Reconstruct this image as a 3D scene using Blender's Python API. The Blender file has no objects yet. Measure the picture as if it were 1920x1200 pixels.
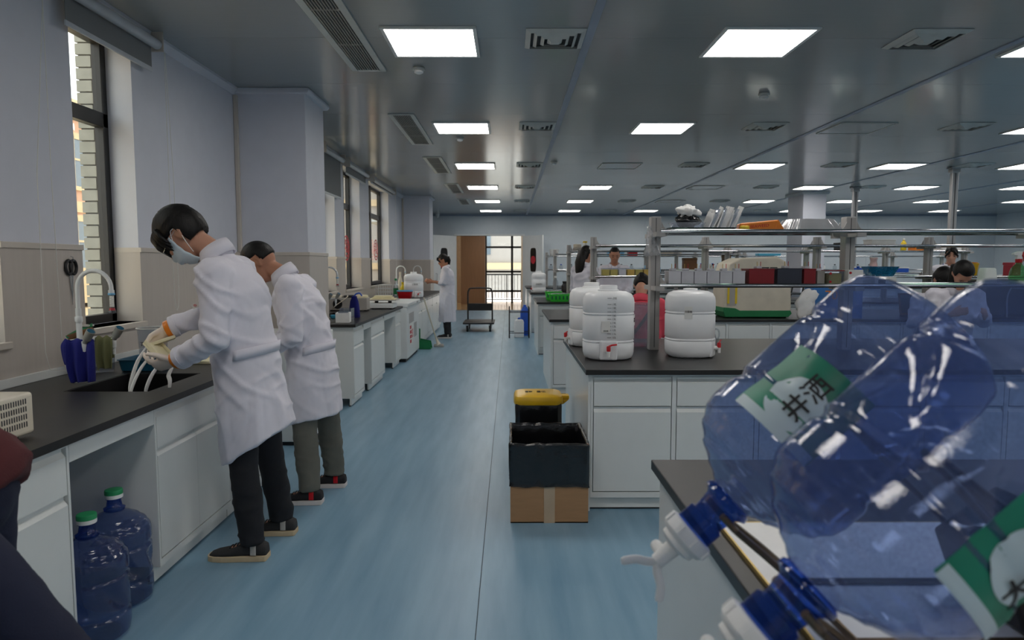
import bpy, bmesh, math, random
from mathutils import Vector, Matrix, Euler, noise
R = math.radians
rnd = random.Random(7)
scene = bpy.context.scene
COL = scene.collection
# ------------------------------------------------------------------ camera
cd = bpy.data.cameras.new('camera'); cam = bpy.data.objects.new('camera', cd); COL.objects.link(cam)
cd.sensor_width = 36.0; cd.lens = 24.0; cd.clip_start = 0.02; cd.clip_end = 400
cam.location = (0, 0, 1.42)
cam.rotation_euler = (R(90 - 4.645), 0, R(-0.224))
cd.dof.use_dof = True; cd.dof.focus_distance = 4.0; cd.dof.aperture_fstop = 4.5
scene.camera = cam
# ------------------------------------------------------------------ world, exposure
w = bpy.data.worlds.new('overcast_sky'); scene.world = w; w.use_nodes = True
bgn = w.node_tree.nodes['Background']; bgn.inputs[0].default_value = (1.0, 0.96, 0.91, 1); bgn.inputs[1].default_value = 2.8
scene.view_settings.view_transform = 'Standard'; scene.view_settings.look = 'None'
scene.view_settings.gamma = 1.0; scene.view_settings.use_curve_mapping = False
scene.view_settings.exposure = 0.45
LIGHT_STRENGTH = 9.0
# ------------------------------------------------------------------ materials
def lin(c):
    def f(u):
        u /= 255.0
        return u / 12.92 if u <= 0.04045 else ((u + 0.055) / 1.055) ** 2.4
    return (f(c[0]), f(c[1]), f(c[2]), 1)
MATS = {}
def M(name, col, rough=.5, metal=0.0, var=.06, scale=8.0, stretch=(1, 1, 1), bump=0.0, bscale=60.0, spec=.5, emit=None, coat=0.0, sheen=0.0, col2=None, sss=0.0):
    m = bpy.data.materials.new(name); m.use_nodes = True; MATS[name] = m
    nt = m.node_tree; N = nt.nodes; L = nt.links
    b = N['Principled BSDF']
    tc = N.new('ShaderNodeTexCoord'); mp = N.new('ShaderNodeMapping'); mp.inputs['Scale'].default_value = stretch
    L.new(tc.outputs['Object'], mp.inputs[0])
    nz = N.new('ShaderNodeTexNoise'); nz.inputs['Scale'].default_value = scale; nz.inputs['Detail'].default_value = 5
    L.new(mp.outputs[0], nz.inputs['Vector'])
    cr = N.new('ShaderNodeValToRGB'); c = lin(col)
    c2 = lin(col2) if col2 else tuple(min(1, v * (1 + var)) for v in c[:3]) + (1,)
    c1 = c if col2 else tuple(v * (1 - var) for v in c[:3]) + (1,)
    cr.color_ramp.elements[0].position = .3; cr.color_ramp.elements[1].position = .7
    cr.color_ramp.elements[0].color = c1; cr.color_ramp.elements[1].color = c2
    L.new(nz.outputs[0], cr.inputs[0]); L.new(cr.outputs[0], b.inputs['Base Color'])
    b.inputs['Roughness'].default_value = rough; b.inputs['Metallic'].default_value = metal
    b.inputs['Specular IOR Level'].default_value = spec
    b.inputs['Coat Weight'].default_value = coat; b.inputs['Coat Roughness'].default_value = .1
    b.inputs['Sheen Weight'].default_value = sheen
    if sss:
        b.inputs['Subsurface Weight'].default_value = sss; b.inputs['Subsurface Radius'].default_value = (.02, .02, .02)
    if emit:
        b.inputs['Emission Color'].default_value = lin(emit[0]); b.inputs['Emission Strength'].default_value = emit[1]
    if bump:
        n2 = N.new('ShaderNodeTexNoise'); n2.inputs['Scale'].default_value = bscale; n2.inputs['Detail'].default_value = 4
        L.new(mp.outputs[0], n2.inputs['Vector'])
        bp = N.new('ShaderNodeBump'); bp.inputs['Strength'].default_value = bump; bp.inputs['Distance'].default_value = .004
        L.new(n2.outputs[0], bp.inputs['Height']); L.new(bp.outputs[0], b.inputs['Normal'])
    return m
def MG(name, tint, rough=.05, haze=0.0, hazecol=(200, 215, 235), ior=1.45, bump=0.0, bscale=80.0):
    """thin clear sheet: see-through with a fresnel reflection and a little milky haze"""
    m = bpy.data.materials.new(name); m.use_nodes = True; MATS[name] = m
    nt = m.node_tree; N = nt.nodes; L = nt.links
    N.remove(N['Principled BSDF']); out = N['Material Output']
    tr = N.new('ShaderNodeBsdfTransparent'); tr.inputs[0].default_value = lin(tint)
    gl = N.new('ShaderNodeBsdfGlossy'); gl.inputs['Roughness'].default_value = rough
    fr = N.new('ShaderNodeFresnel'); ge = N.new('ShaderNodeNewGeometry'); mi = N.new('ShaderNodeMix')   # the same reflectance from both sides of the thin wall
    mi.inputs['A'].default_value = ior; mi.inputs['B'].default_value = 1 / ior
    L.new(ge.outputs['Backfacing'], mi.inputs['Factor']); L.new(mi.outputs['Result'], fr.inputs[0])
    df = N.new('ShaderNodeBsdfDiffuse'); df.inputs[0].default_value = lin(hazecol)
    tl = N.new('ShaderNodeBsdfTranslucent'); tl.inputs[0].default_value = lin(hazecol)
    md = N.new('ShaderNodeMixShader'); L.new(df.outputs[0], md.inputs[1]); L.new(tl.outputs[0], md.inputs[2])
    mh = N.new('ShaderNodeMixShader')
    tc = N.new('ShaderNodeTexCoord'); nz = N.new('ShaderNodeTexNoise'); nz.inputs['Scale'].default_value = bscale
    L.new(tc.outputs['Object'], nz.inputs['Vector'])
    ma = N.new('ShaderNodeMath'); ma.operation = 'MULTIPLY'; ma.inputs[1].default_value = haze * 2
    L.new(nz.outputs[0], ma.inputs[0]); L.new(ma.outputs[0], mh.inputs[0])
    L.new(tr.outputs[0], mh.inputs[1]); L.new(md.outputs[0], mh.inputs[2])
    mg = N.new('ShaderNodeMixShader'); L.new(fr.outputs[0], mg.inputs[0])
    L.new(mh.outputs[0], mg.inputs[1]); L.new(gl.outputs[0], mg.inputs[2]); L.new(mg.outputs[0], out.inputs[0])
    if bump:
        bp = N.new('ShaderNodeBump'); bp.inputs['Strength'].default_value = bump; bp.inputs['Distance'].default_value = .003
        L.new(nz.outputs[0], bp.inputs['Height'])
        L.new(bp.outputs[0], gl.inputs['Normal']); L.new(bp.outputs[0], fr.inputs['Normal'])
    return m
M('floor_vinyl', (112, 149, 173), rough=.34, scale=3.5, stretch=(3.2, .35, 1), col2=(136, 170, 191), bump=.02, bscale=40)
M('joint_dark', (70, 90, 102), .6)
M('ceiling_white', (152, 157, 160), rough=.15, var=.02, scale=3, stretch=(1, 30, 1), bump=.02, bscale=6)
M('ceiling_gap', (120, 128, 136), .6)
M('beam_blue', (146, 160, 180), .35)
M('wall_paint', (210, 213, 223), .6, var=.02)
M('wall_far', (204, 213, 219), .4, var=.02)
M('wainscot', (192, 184, 176), .45, var=.03, stretch=(1, 6, .3))
M('wainscot_cap', (202, 194, 184), .4, var=.02)
M('frame_dark', (32, 32, 34), .4)
M('white_metal', (226, 229, 229), .3, var=.02)
M('white_lam', (222, 225, 223), .28, var=.015)
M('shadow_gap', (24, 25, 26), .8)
M('worktop_black', (32, 31, 31), .38, var=.12, scale=20, bump=.03, bscale=200)
M('alu', (176, 176, 176), .38, metal=.55, var=.03)
M('alu_paint', (172, 170, 168), .4, var=.02)
M('chrome', (200, 202, 204), .12, metal=1.0, var=.02)
M('vent_white', (205, 208, 205), .45)
M('vent_dark', (54, 56, 58), .7)
M('lamp_glow', (255, 255, 255), .4, emit=((255, 250, 244), LIGHT_STRENGTH))
M('blind_grey', (126, 128, 130), .8, var=.04, scale=200, stretch=(1, 1, 1))
M('blind_rail', (196, 200, 206), .4)
M('bead_white', (228, 228, 222), .4)
M('black_plastic', (22, 22, 24), .45)
M('black_bag', (18, 19, 22), .2, var=.2, bump=1.0, bscale=14, spec=.8)
M('rubber', (30, 30, 31), .7)
M('cardboard', (166, 128, 92), .75, var=.06, stretch=(1, 1, 6))
M('yellow_bin', (222, 176, 26), .35)
M('red_plastic', (196, 24, 34), .35)
M('red_soft', (214, 74, 92), .8)
M('green_cap', (40, 146, 92), .45)
M('green_basket', (70, 222, 74), .4)
M('green_dark', (20, 120, 70), .45)
M('blue_plastic', (30, 90, 200), .4)
M('teal_plastic', (18, 84, 112), .35)
M('cyan_plastic', (70, 170, 205), .35)
M('light_blue', (120, 186, 226), .4)
M('navy_cloth', (22, 28, 112), .95, bump=.5, bscale=220)
M('olive_cloth', (112, 114, 78), .95, bump=.5, bscale=220)
M('beige_machine', (214, 206, 188), .4)
M('machine_grey', (176, 172, 166), .45)
M('grey_valve', (150, 152, 146), .4)
M('cream_gel', (232, 222, 186), .5, sss=.2)
M('foam_white', (238, 238, 236), .85, bump=.2, bscale=120)
M('paper', (236, 236, 232), .8)
M('ink', (28, 28, 30), .6)
M('red_ink', (196, 46, 60), .6)
M('steel', (190, 192, 194), .25, metal=1.0)
M('brass', (196, 168, 96), .35, metal=.7)
M('rack_rod', (112, 96, 80), .3, metal=.8)
M('wood_brown', (112, 78, 46), .6, var=.12)
M('orange_pack', (232, 132, 28), .4)
M('yellow_plastic', (232, 200, 40), .4)
M('foil', (222, 222, 224), .25, metal=.7, bump=.35, bscale=40)
M('carboy', (242, 244, 246), .32, var=.015, sss=.35)
M('water_shade', (206, 214, 222), .32, var=.015, sss=.3)
M('tank_white', (216, 216, 224), .35)
M('tank_dark', (52, 56, 70), .3)
M('tank_red', (140, 26, 34), .3)
M('tank_yellow', (190, 176, 100), .4)
M('skin', (196, 146, 122), .5, var=.05, sss=.15)
M('skin_tan', (178, 126, 100), .5, var=.05, sss=.15)
M('glove', (236, 222, 208), .5, bump=.1)
M('coat_white', (222, 220, 230), .85, var=.02, sheen=.1, bump=.10, bscale=45)
M('hair_black', (15, 13, 12), .5, var=.3, scale=60, stretch=(1, 1, .2), bump=.5, bscale=120, spec=.3)
M('mask_blue', (206, 222, 234), .8, bump=.05)
M('jean_black', (28, 29, 34), .9, bump=.2, bscale=200)
M('jean_navy', (22, 28, 52), .9, bump=.2, bscale=200)
M('trouser_grey', (104, 104, 96), .9, bump=.2, bscale=200)
M('maroon', (74, 24, 28), .9, bump=.2, bscale=150)
M('shoe_grey', (46, 46, 47), .85, bump=.3, bscale=200)
M('shoe_black', (28, 28, 32), .8, bump=.3, bscale=200)
M('sole_tan', (196, 176, 144), .7)
M('sole_white', (214, 208, 206), .6)
M('corridor_tile', (196, 168, 128), .15)
M('corridor_wall', (196, 178, 154), .6)
M('corridor_brown', (146, 112, 84), .5, var=.08, stretch=(6, 6, .3))
M('facade_tan', (206, 164, 138), .8, var=.05)
M('facade_cream', (214, 192, 156), .8, var=.04)
M('facade_grey', (168, 164, 162), .8, var=.03)
M('facade_window', (110, 124, 138), .2)
M('brick_grey', (150, 152, 146), .85, var=.12, scale=14)
M('mortar', (108, 108, 104), .9)
M('screen_dark', (16, 18, 22), .2)
M('poster_blue', (56, 120, 186), .5)
MG('glass', (235, 240, 240), .02)
MG('shelf_glass', (178, 205, 192), .03, haze=.03)
MG('clear_plastic', (238, 240, 242), .06, haze=.06)
M('tape', (186, 164, 138), .18)
MG('clear_bin', (232, 236, 242), .10, haze=.13, hazecol=(225, 230, 238))
MG('bag_film', (240, 242, 244), .12, haze=.34, hazecol=(238, 240, 243), bump=.6, bscale=30)
MG('blue_pet', (188, 203, 232), .05, haze=.19, hazecol=(140, 158, 205), bump=.06, bscale=300, ior=1.58)
MG('blue_pet_neck', (120, 156, 226), .05, haze=.14, hazecol=(60, 104, 196), ior=1.58)
MG('green_pet', (176, 224, 184), .05, haze=.16, hazecol=(110, 200, 130))
MG('teal_clear', (110, 190, 215), .08, haze=.3, hazecol=(80, 165, 200))
# ------------------------------------------------------------------ mesh building
class MB:
    def __init__(s): s.v = []; s.f = []
    def add(s, vs, fs):
        n = len(s.v); s.v += [tuple(v) for v in vs]; s.f += [tuple(i + n for i in f) for f in fs]; return s
    def box(s, x0, x1, y0, y1, z0, z1, m=None):
        vs = [(x, y, z) for x in (x0, x1) for y in (y0, y1) for z in (z0, z1)]
        if m is not None: vs = [m @ Vector(v) for v in vs]
        return s.add(vs, [(0, 1, 3, 2), (4, 6, 7, 5), (0, 4, 5, 1), (2, 3, 7, 6), (0, 2, 6, 4), (1, 5, 7, 3)])
    def prism(s, pts, a0, a1, axis='y'):
        """polygon given in the two other axes, extruded along axis"""
        def P(p, a): return {'x': (a, p[0], p[1]), 'y': (p[0], a, p[1]), 'z': (p[0], p[1], a)}[axis]
        n = len(pts); vs = [P(p, a0) for p in pts] + [P(p, a1) for p in pts]
        fs = [tuple(range(n))[::-1], tuple(range(n, 2 * n))] + [(i, (i + 1) % n, n + (i + 1) % n, n + i) for i in range(n)]
        return s.add(vs, fs)
    def rings(s, rings, cap0=True, cap1=True, closed=False):
        n = len(rings[0]); vs = [p for r in rings for p in r]; fs = []
        k = len(rings)
        for i in range(k if closed else k - 1):
            a, b = i * n, ((i + 1) % k) * n
            fs += [(a + j, a + (j + 1) % n, b + (j + 1) % n, b + j) for j in range(n)]
        if not closed:
            if cap0: fs.append(tuple(range(n))[::-1])
            if cap1: fs.append(tuple(range((k - 1) * n, k * n)))
        return s.add(vs, fs)
    def tube(s, pts, r, n=8, closed=False, flat=None, cap=True):
        pts = [Vector(p) for p in pts]; k = len(pts)
        rr = r if isinstance(r, (list, tuple)) else [r] * k
        rings = []; u = None
        for i in range(k):
            if closed: t = pts[(i + 1) % k] - pts[i - 1]
            else: t = pts[min(i + 1, k - 1)] - pts[max(i - 1, 0)]
            t.normalize()
            if u is None:
                u = t.orthogonal() if flat is None else (Vector(flat) - t * t.dot(Vector(flat)))
            else: u = u - t * u.dot(t)
            u.normalize(); v = t.cross(u)
            ra = rr[i] if isinstance(rr[i], (list, tuple)) else (rr[i], rr[i])
            rings.append([pts[i] + u * (ra[0] * math.cos(2 * math.pi * j / n)) + v * (ra[1] * math.sin(2 * math.pi * j / n)) for j in range(n)])
        return s.rings(rings, cap, cap, closed)
    def cyl(s, p0, p1, r0, r1=None, n=16): return s.tube([p0, p1], [r0, r0 if r1 is None else r1], n)
    def lathe(s, prof, n=24, o=(0, 0, 0), m=None, cap0=True, cap1=True):
        rings = []
        for r, z in prof:
            ring = [Vector((r * math.cos(2 * math.pi * j / n), r * math.sin(2 * math.pi * j / n), z)) for j in range(n)]
            if m is not None: ring = [m @ p for p in ring]
            rings.append([p + Vector(o) for p in ring])
        return s.rings(rings, cap0, cap1)
    def superlathe(s, prof, n=32, e=.6, o=(0, 0, 0), cap0=True, cap1=True):
        """profile of (rx, ry, z): rounded-rectangle sections"""
        rings = []
        for rx, ry, z in prof:
            ring = []
            for j in range(n):
                a = 2 * math.pi * j / n; c, d = math.cos(a), math.sin(a)
                ring.append(Vector((o[0] + rx * math.copysign(abs(c) ** e, c), o[1] + ry * math.copysign(abs(d) ** e, d), o[2] + z)))
            rings.append(ring)
        return s.rings(rings, cap0, cap1)
    def ball(s, c, r, n=12, k=8, m=None):
        rr = r if isinstance(r, (list, tuple)) else (r, r, r); c = Vector(c); rings = []
        for i in range(1, k):
            a = math.pi * i / k - math.pi / 2
            ring = [Vector((rr[0] * math.cos(a) * math.cos(2 * math.pi * j / n), rr[1] * math.cos(a) * math.sin(2 * math.pi * j / n), rr[2] * math.sin(a))) for j in range(n)]
            if m is not None: ring = [m @ p for p in ring]
            rings.append([c + p for p in ring])
        b0 = Vector((0, 0, -rr[2])); b1 = Vector((0, 0, rr[2]))
        if m is not None: b0 = m @ b0; b1 = m @ b1
        n0 = len(s.v); s.rings(rings, False, False)
        i0 = len(s.v); s.v += [tuple(c + b0), tuple(c + b1)]
        s.f += [(i0, n0 + (j + 1) % n, n0 + j) for j in range(n)]
        q = n0 + (k - 2) * n
        s.f += [(i0 + 1, q + j, q + (j + 1) % n) for j in range(n)]
        return s
    def mesh(s, name):
        me = bpy.data.meshes.new(name); me.from_pydata(s.v, [], s.f); me.validate(); me.update(); return me
    def build(s, name, mat, parent=None, smooth=False, bev=0.0, seg=2, loc=None, flip=True):
        me = s.mesh(name)
        if flip:
            bm = bmesh.new(); bm.from_mesh(me); bmesh.ops.recalc_face_normals(bm, faces=bm.faces); bm.to_mesh(me); bm.free()
        return link(name, me, mat, parent, smooth, bev, seg, loc)
def link(name, me, mat, parent=None, smooth=False, bev=0.0, seg=2, loc=None):
    o = bpy.data.objects.new(name, me); COL.objects.link(o)
    if mat: me.materials.append(MATS[mat] if isinstance(mat, str) else mat)
    if smooth:
        me.polygons.foreach_set('use_smooth', [True] * len(me.polygons))
        if smooth != 'all':
            me.set_sharp_from_angle(angle=R(40 if smooth is True else smooth))
    if bev:
        b = o.modifiers.new('bevel', 'BEVEL'); b.width = bev; b.segments = seg; b.limit_method = 'ANGLE'; b.angle_limit = R(40)
    if parent: o.parent = parent
    if loc: o.location = loc
    return o
def B(x0, x1, y0, y1, z0, z1): return MB().box(x0, x1, y0, y1, z0, z1)
def tag(o, label, cat, group=None, kind=None):
    if label: o['label'] = label
    if cat: o['category'] = cat
    if group: o['group'] = group
    if kind: o['kind'] = kind
    return o
def thing(name, label, cat, loc=(0, 0, 0), rz=0, group=None):
    o = bpy.data.objects.new(name, None); COL.objects.link(o); o.empty_display_size = .05
    o.location = loc; o.rotation_euler = (0, 0, rz)
    return tag(o, label, cat, group)
def struct(o): o['kind'] = 'structure'; return o
def copy_tree(o, parent=None, loc=None, rz=None, label=None):
    c = o.copy(); COL.objects.link(c)
    if parent: c.parent = parent
    if loc is not None: c.location = loc
    if rz is not None: c.rotation_euler = (0, 0, rz)
    if label: c['label'] = label
    for ch in list(o.children): copy_tree(ch, c)
    return c
def text_obj(name, body, size, mat, parent, m, extrude=.0006, align='CENTER', shear=0):
    """flat print: text turned into a thin mesh and placed by matrix m"""
    c = bpy.data.curves.new(name, 'FONT'); c.body = body; c.size = size; c.extrude = extrude
    c.align_x = align; c.align_y = 'CENTER'; c.shear = shear; c.resolution_u = 3
    t = bpy.data.objects.new(name, c); COL.objects.link(t)
    me = bpy.data.meshes.new_from_object(t.evaluated_get(bpy.context.evaluated_depsgraph_get()))
    bpy.data.objects.remove(t); bpy.data.curves.remove(c)
    me.transform(m); me.name = name; me.materials.clear()
    return link(name, me, mat, parent)
def frame_m(o, x, y):
    """matrix with local x and y axes along x, y at origin o"""
    x = Vector(x).normalized(); y = Vector(y).normalized(); z = x.cross(y)
    m = Matrix((x, y, z)).transposed().to_4x4(); m.translation = Vector(o); return m
def smooth_path(pts, sub=6):
    """Catmull-Rom through points"""
    P = [Vector(p) for p in pts]; out = []
    for i in range(len(P) - 1):
        p0 = P[max(i - 1, 0)]; p1 = P[i]; p2 = P[i + 1]; p3 = P[min(i + 2, len(P) - 1)]
        for k in range(sub):
            t = k / sub
            out.append(.5 * ((2 * p1) + (p2 - p0) * t + (2 * p0 - 5 * p1 + 4 * p2 - p3) * t * t + (3 * p1 - p0 - 3 * p2 + p3) * t ** 3))
    out.append(P[-1]); return out
# ================================================================== ROOM SHELL
XL, XR, YB, YF, ZC = -2.42, 15.1, -3.5, 21.3, 2.96
fl = struct(B(XL - .3, XR + .3, YB - .3, YF + .1, -.15, -.004).build('floor', 'joint_dark'))
x = -8.13 + 6
while x < XR:                       # welded vinyl sheets, two metres wide
    a, b = max(x + .002, XL), min(x + 1.998, XR)
    if b > a: B(a, b, YB, YF, -.02, 0).build('vinyl_sheet', 'floor_vinyl', fl)
    x += 2.0
B(XL, -2.132, YB, YF, -.02, 0).build('vinyl_sheet', 'floor_vinyl', fl)
ce = struct(B(XL - .3, XR + .3, YB - .3, YF + .2, ZC + .02, ZC + .2).build('ceiling', 'ceiling_gap'))
beams = [.54, 3.51, 6.45, 9.42, 12.4]
bays = [XL] + beams + [XR]
for i in range(len(bays) - 1):
    y = YB
    base = None
    while y < YF - .01:
        y1 = min(y + 1.185, YF)
        if y1 - y > 1.18 and base: o = copy_tree(base, loc=(0, y - YB, 0))
        else:
            o = B(bays[i] + .001, bays[i + 1] - .001, y + .0015, y1 - .0015, ZC, ZC + .03).build('ceiling_panel', 'ceiling_white', ce)
            if y1 - y > 1.18: base = o
        o.parent = ce
        y = y1
n = 0
for bx in beams:
    n += 1
    struct(B(bx - .028, bx + .028, YB, YF, ZC - .008, ZC + .01).build('trim_%d' % n, 'beam_blue', bev=.002))
# ---- left wall with its windows
WIN = [(2.64, 3.26), (3.87, 4.49), (8.50, 9.56), (10.08, 11.16), (11.89, 13.81)]
SILL, HEAD, WT = 1.05, 2.86, .225
wl = MB()
wl.box(XL - WT, XL, YB, YF, 0, SILL).box(XL - WT, XL, YB, YF, HEAD, ZC + .1)
edges = [YB] + [e for a in WIN for e in a] + [YF]
piers = [(edges[i], edges[i + 1]) for i in range(0, len(edges), 2)]
for a, b in piers: wl.box(XL - WT, XL, a, b, SILL, HEAD)
wl = struct(wl.build('wall_left', 'wall_paint'))
COLS = [(6.15, 6.75), (15.55, 16.2)]; XC = -1.80
for k, (a, b) in enumerate(COLS):
    c = struct(B(XL, XC, a, b, 0, ZC).build('wall_pillar', 'wall_paint', bev=.004))
    B(XL + .001, XC + .012, a - .012, b + .012, 0, 1.50).build('wainscot_panel', 'wainscot', c)
    B(XL + .001, XC + .018, a - .018, b + .018, 1.50, 1.53).build('wainscot_cap', 'wainscot_cap', c, bev=.003)
    m = MB().prism([(XL, ZC), (XL, ZC - .05), (XC + .03, ZC - .05), (XC + .05, ZC - .03), (XC + .05, ZC)], a - .05, b + .05, 'y')
    m.build('crown_trim', 'wall_paint', c, bev=.008)
    for s in (0,): B(XL + .002, XL + .035, a - .035, a - .001, 1.53, ZC - .06).build('corner_trim', 'wainscot_cap', c, bev=.004)
def wains(a, b, z1=1.50):
    B(XL, XL + .012, a, b, 0, z1).build('wainscot_panel', 'wainscot', wl)
    B(XL, XL + .02, a, b, z1, z1 + .03).build('wainscot_cap', 'wainscot_cap', wl, bev=.003)
for a, b in piers:
    lo = a
    for c0, c1 in COLS:
        if lo < c0 and c1 < b: wains(lo, c0 - .013); lo = c1 + .013
    wains(lo, b)
for a, b in WIN:
    B(XL, XL + .012, a, b, 0, SILL - .03).build('wainscot_panel', 'wainscot', wl)
    for y0, y1 in ((a - .001, a + .008), (b - .008, b + .001)):
        B(XL - .155, XL + .012, y0, y1, SILL, 1.50).build('reveal_panel', 'wainscot', wl)
        B(XL - .155, XL + .02, y0 - .002, y1 + .002, 1.50, 1.53).build('reveal_cap', 'wainscot_cap', wl)
    struct(B(XL - .15, XL + .03, a - .02, b + .02, SILL - .035, SILL).build('window_sill', 'wainscot_cap', wl, bev=.004))
m = MB()
for a, b in ((YB, COLS[0][0]), (COLS[0][1], COLS[1][0]), (COLS[1][1], YF)):
    m.prism([(XL, ZC), (XL, ZC - .06), (XL + .012, ZC - .06), (XL + .05, ZC - .02), (XL + .05, ZC)], a, b, 'y')
struct(m.build('trim_6', 'wall_paint'))
# ---- windows: dark aluminium frames, glass panes
def window(num, a, b, mull):
    X0, X1 = XL - .22, XL - .16; f = .055
    m = MB(); m.box(X0, X1, a, a + f, SILL, HEAD).box(X0, X1, b - f, b, SILL, HEAD)
    m.box(X0, X1, a, b, SILL, SILL + f).box(X0, X1, a, b, HEAD - f, HEAD).box(X0, X1, a, b, 2.29, 2.38)
    ms = [a] + [a + (b - a) * t for t in mull] + [b]
    for y in ms[1:-1]: m.box(X0 - .01, X1 + .03, y - .04, y + .04, SILL, HEAD)
    w_ = struct(m.build('window_%d' % num, 'frame_dark', bev=.004))
    for y0, y1 in zip(ms[:-1], ms[1:]):
        for z0, z1 in ((SILL + f, 2.29), (2.38, HEAD - f)):
            B(X0 + .025, X0 + .031, y0 + .04, y1 - .04, z0, z1).build('pane', 'glass', w_)
    return w_
for i, (a, b) in enumerate(WIN): window(i + 1, a, b, [.42] if i == 4 else ([.5] if i in (2, 3) else []))
# ---- red paper window decorations
def papercut(y, z, label):
    t = thing('paper_window_decoration', label, 'decoration', (XL - .155, y, z))
    m = MB()
    for r0 in (.19, .13): m.tube([(0, r0 * math.cos(2 * math.pi * k / 32), r0 * math.sin(2 * math.pi * k / 32)) for k in range(32)], [(.002, .012)] * 32, 6, closed=True, flat=(1, 0, 0))
    for k in range(12):
        a = 2 * math.pi * k / 12
        m.tube([(0, .13 * math.cos(a), .13 * math.sin(a)), (0, .19 * math.cos(a + .2), .19 * math.sin(a + .2))], [(.0015, .008)] * 2, 6, flat=(1, 0, 0))
    m.build('paper_ring', 'red_ink', t)
    text_obj('paper_character', '福', .2, 'red_ink', t, frame_m((0, 0, 0), (0, 1, 0), (0, 0, 1)), .001)
papercut(10.87, 1.68, 'red round paper-cut decoration stuck on the narrow window pane')
papercut(13.25, 1.70, 'red round paper-cut decoration on the window nearest the far pillar')
# ---- roller blinds
def blind(a, b, zb, label, chain=None, group=None):
    X = XL + .09; zr = ZC - .09
    t = thing('roller_blind', label, 'blind', (X, (a + b) / 2, zr)); h = (b - a) / 2
    MB().cyl((0, -h, 0), (0, h, 0), .032, n=20).build('roller_tube', 'blind_rail', t, smooth=True)
    for s in (-1, 1): B(-.045, .04, s * (h + .006) - .005, s * (h + .006) + .005, -.045, .085).build('bracket', 'wainscot_cap', t, bev=.004)
    dz = zr - zb
    m = MB(); k = 14
    for i in range(k):
        z0, z1 = -.02 - (dz - .02) * i / k, -.02 - (dz - .02) * (i + 1) / k
        m.box(-.034, -.031, -h + .02, h - .02, z1, z0)
    m.build('fabric', 'blind_grey', t)
    B(-.040, -.026, -h + .015, h - .015, -dz - .03, -dz).build('bottom_rail', 'blind_rail', t, bev=.005)
    if chain:
        y0, zl, dy = chain
        path = smooth_path([(.01, y0, -.02), (.01, y0 - .005, (zl - zr) * .5), (.01, y0 + .01, zl - zr + .08), (.008, y0 + .03, zl - zr + .015), (.005, y0 + .045, zl - zr), (0, y0 + dy * .8, zl - zr + .03), (-.004, y0 + dy, zl - zr + .12), (-.004, y0 + dy * .9, (zl - zr) * .5), (0, y0 + .03, -.02)], 1)
        pts = [];
        for p, q in zip(path[:-1], path[1:]):
            n_ = max(2, int((q - p).length / .004))
            pts += [p.lerp(q, j / n_) for j in range(n_)]
        MB().tube(pts, [.0028 if j % 2 else .0012 for j in range(len(pts))], 5).build('bead_chain', 'bead_white', t)
    return t
blind(2.10, 3.02, 2.55, 'grey roller blind above the nearest window at the picture edge', (.96, .86, -.10))
blind(3.74, 4.66, 2.72, 'grey roller blind half raised over the window by the sink', (.53, 1.10, .10))
blind(8.72, 9.72, 2.36, 'grey roller blind hanging lowest, just behind the first pillar')
blind(10.0, 11.4, 2.75, 'grey roller blind in the middle of the far three windows')
blind(11.8, 14.0, 2.83, 'rolled up grey blind above the window nearest the far pillar', (1.2, 1.0, .1))
# ---- far wall with the double door
DX0, DX1, DH = -1.65, .43, 2.31
m = MB().box(XL - .3, DX0, YF, YF + .2, 0, ZC + .1).box(DX1, XR + .3, YF, YF + .2, 0, ZC + .1).box(DX0, DX1, YF, YF + .2, DH, ZC + .1)
wf = struct(m.build('wall_far', 'wall_far'))
xs = [DX1 + .0, 1.9, 4.2, 6.5, 8.8, 11.1, 13.4, XR]
for i in range(len(xs) - 1): B(xs[i] + .004, xs[i + 1] - .004, YF - .012, YF, 0, ZC - .05).build('wall_panel', 'wall_far', wf)
B(XL, DX0, YF - .012, YF, 0, ZC - .05).build('wall_panel', 'wall_far', wf)
B(DX0 + .004, DX1 - .004, YF - .012, YF, DH + .06, ZC - .05).build('wall_panel', 'wall_far', wf)
struct(B(XL, XR, YF - .03, YF, ZC - .045, ZC - .001).build('trim_7', 'beam_blue', bev=.004))
m = MB().box(DX0 - .05, DX0, YF - .03, YF + .2, 0, DH + .05).box(DX1, DX1 + .05, YF - .03, YF + .2, 0, DH + .05).box(DX0, DX1, YF - .03, YF + .2, DH, DH + .05)
struct(m.build('trim_8', 'white_metal', bev=.003))
def leaf(num, hx, sgn, ang, red):
    d = B(0, 1.02, -.022, .022, .01, DH - .01)
    d = struct(d.build('door_%d' % num, 'white_metal', bev=.003)); d.location = (hx, YF - .05, 0)
    d.rotation_euler = (0, 0, ang)
    for s in (-1, 1):
        m = MB().superlathe([(.15, .36, -.004), (.15, .36, .004)], 28, .4)
        for i, v in enumerate(m.v): m.v[i] = (v[0] + .56, s * .024 + v[2] * .5, v[1] + 1.56)
        m.build('door_glass', 'screen_dark', d)
        MB().tube([(.92, s * .024, .95), (.92, s * .07, .95), (.92, s * .07, 1.15), (.92, s * .024, 1.15)], .01, 8).build('door_handle', 'steel', d, smooth=True)
    if red:
        MB().cyl((.56, .027, 1.56), (.56, .03, 1.56), .12, n=24).build('door_sticker', 'red_ink', d)
        MB().cyl((.56, -.027, 1.56), (.56, -.03, 1.56), .12, n=24).build('door_sticker', 'red_ink', d)
    else:
        for s in (-1, 1): MB().cyl((.66, s * .027, 1.40), (.66, s * .03, 1.40), .07, n=24).build('door_sticker', 'red_ink', d)
leaf(1, DX0, 1, R(-128), False)
leaf(2, DX1, 1, R(-56), True)
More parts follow.
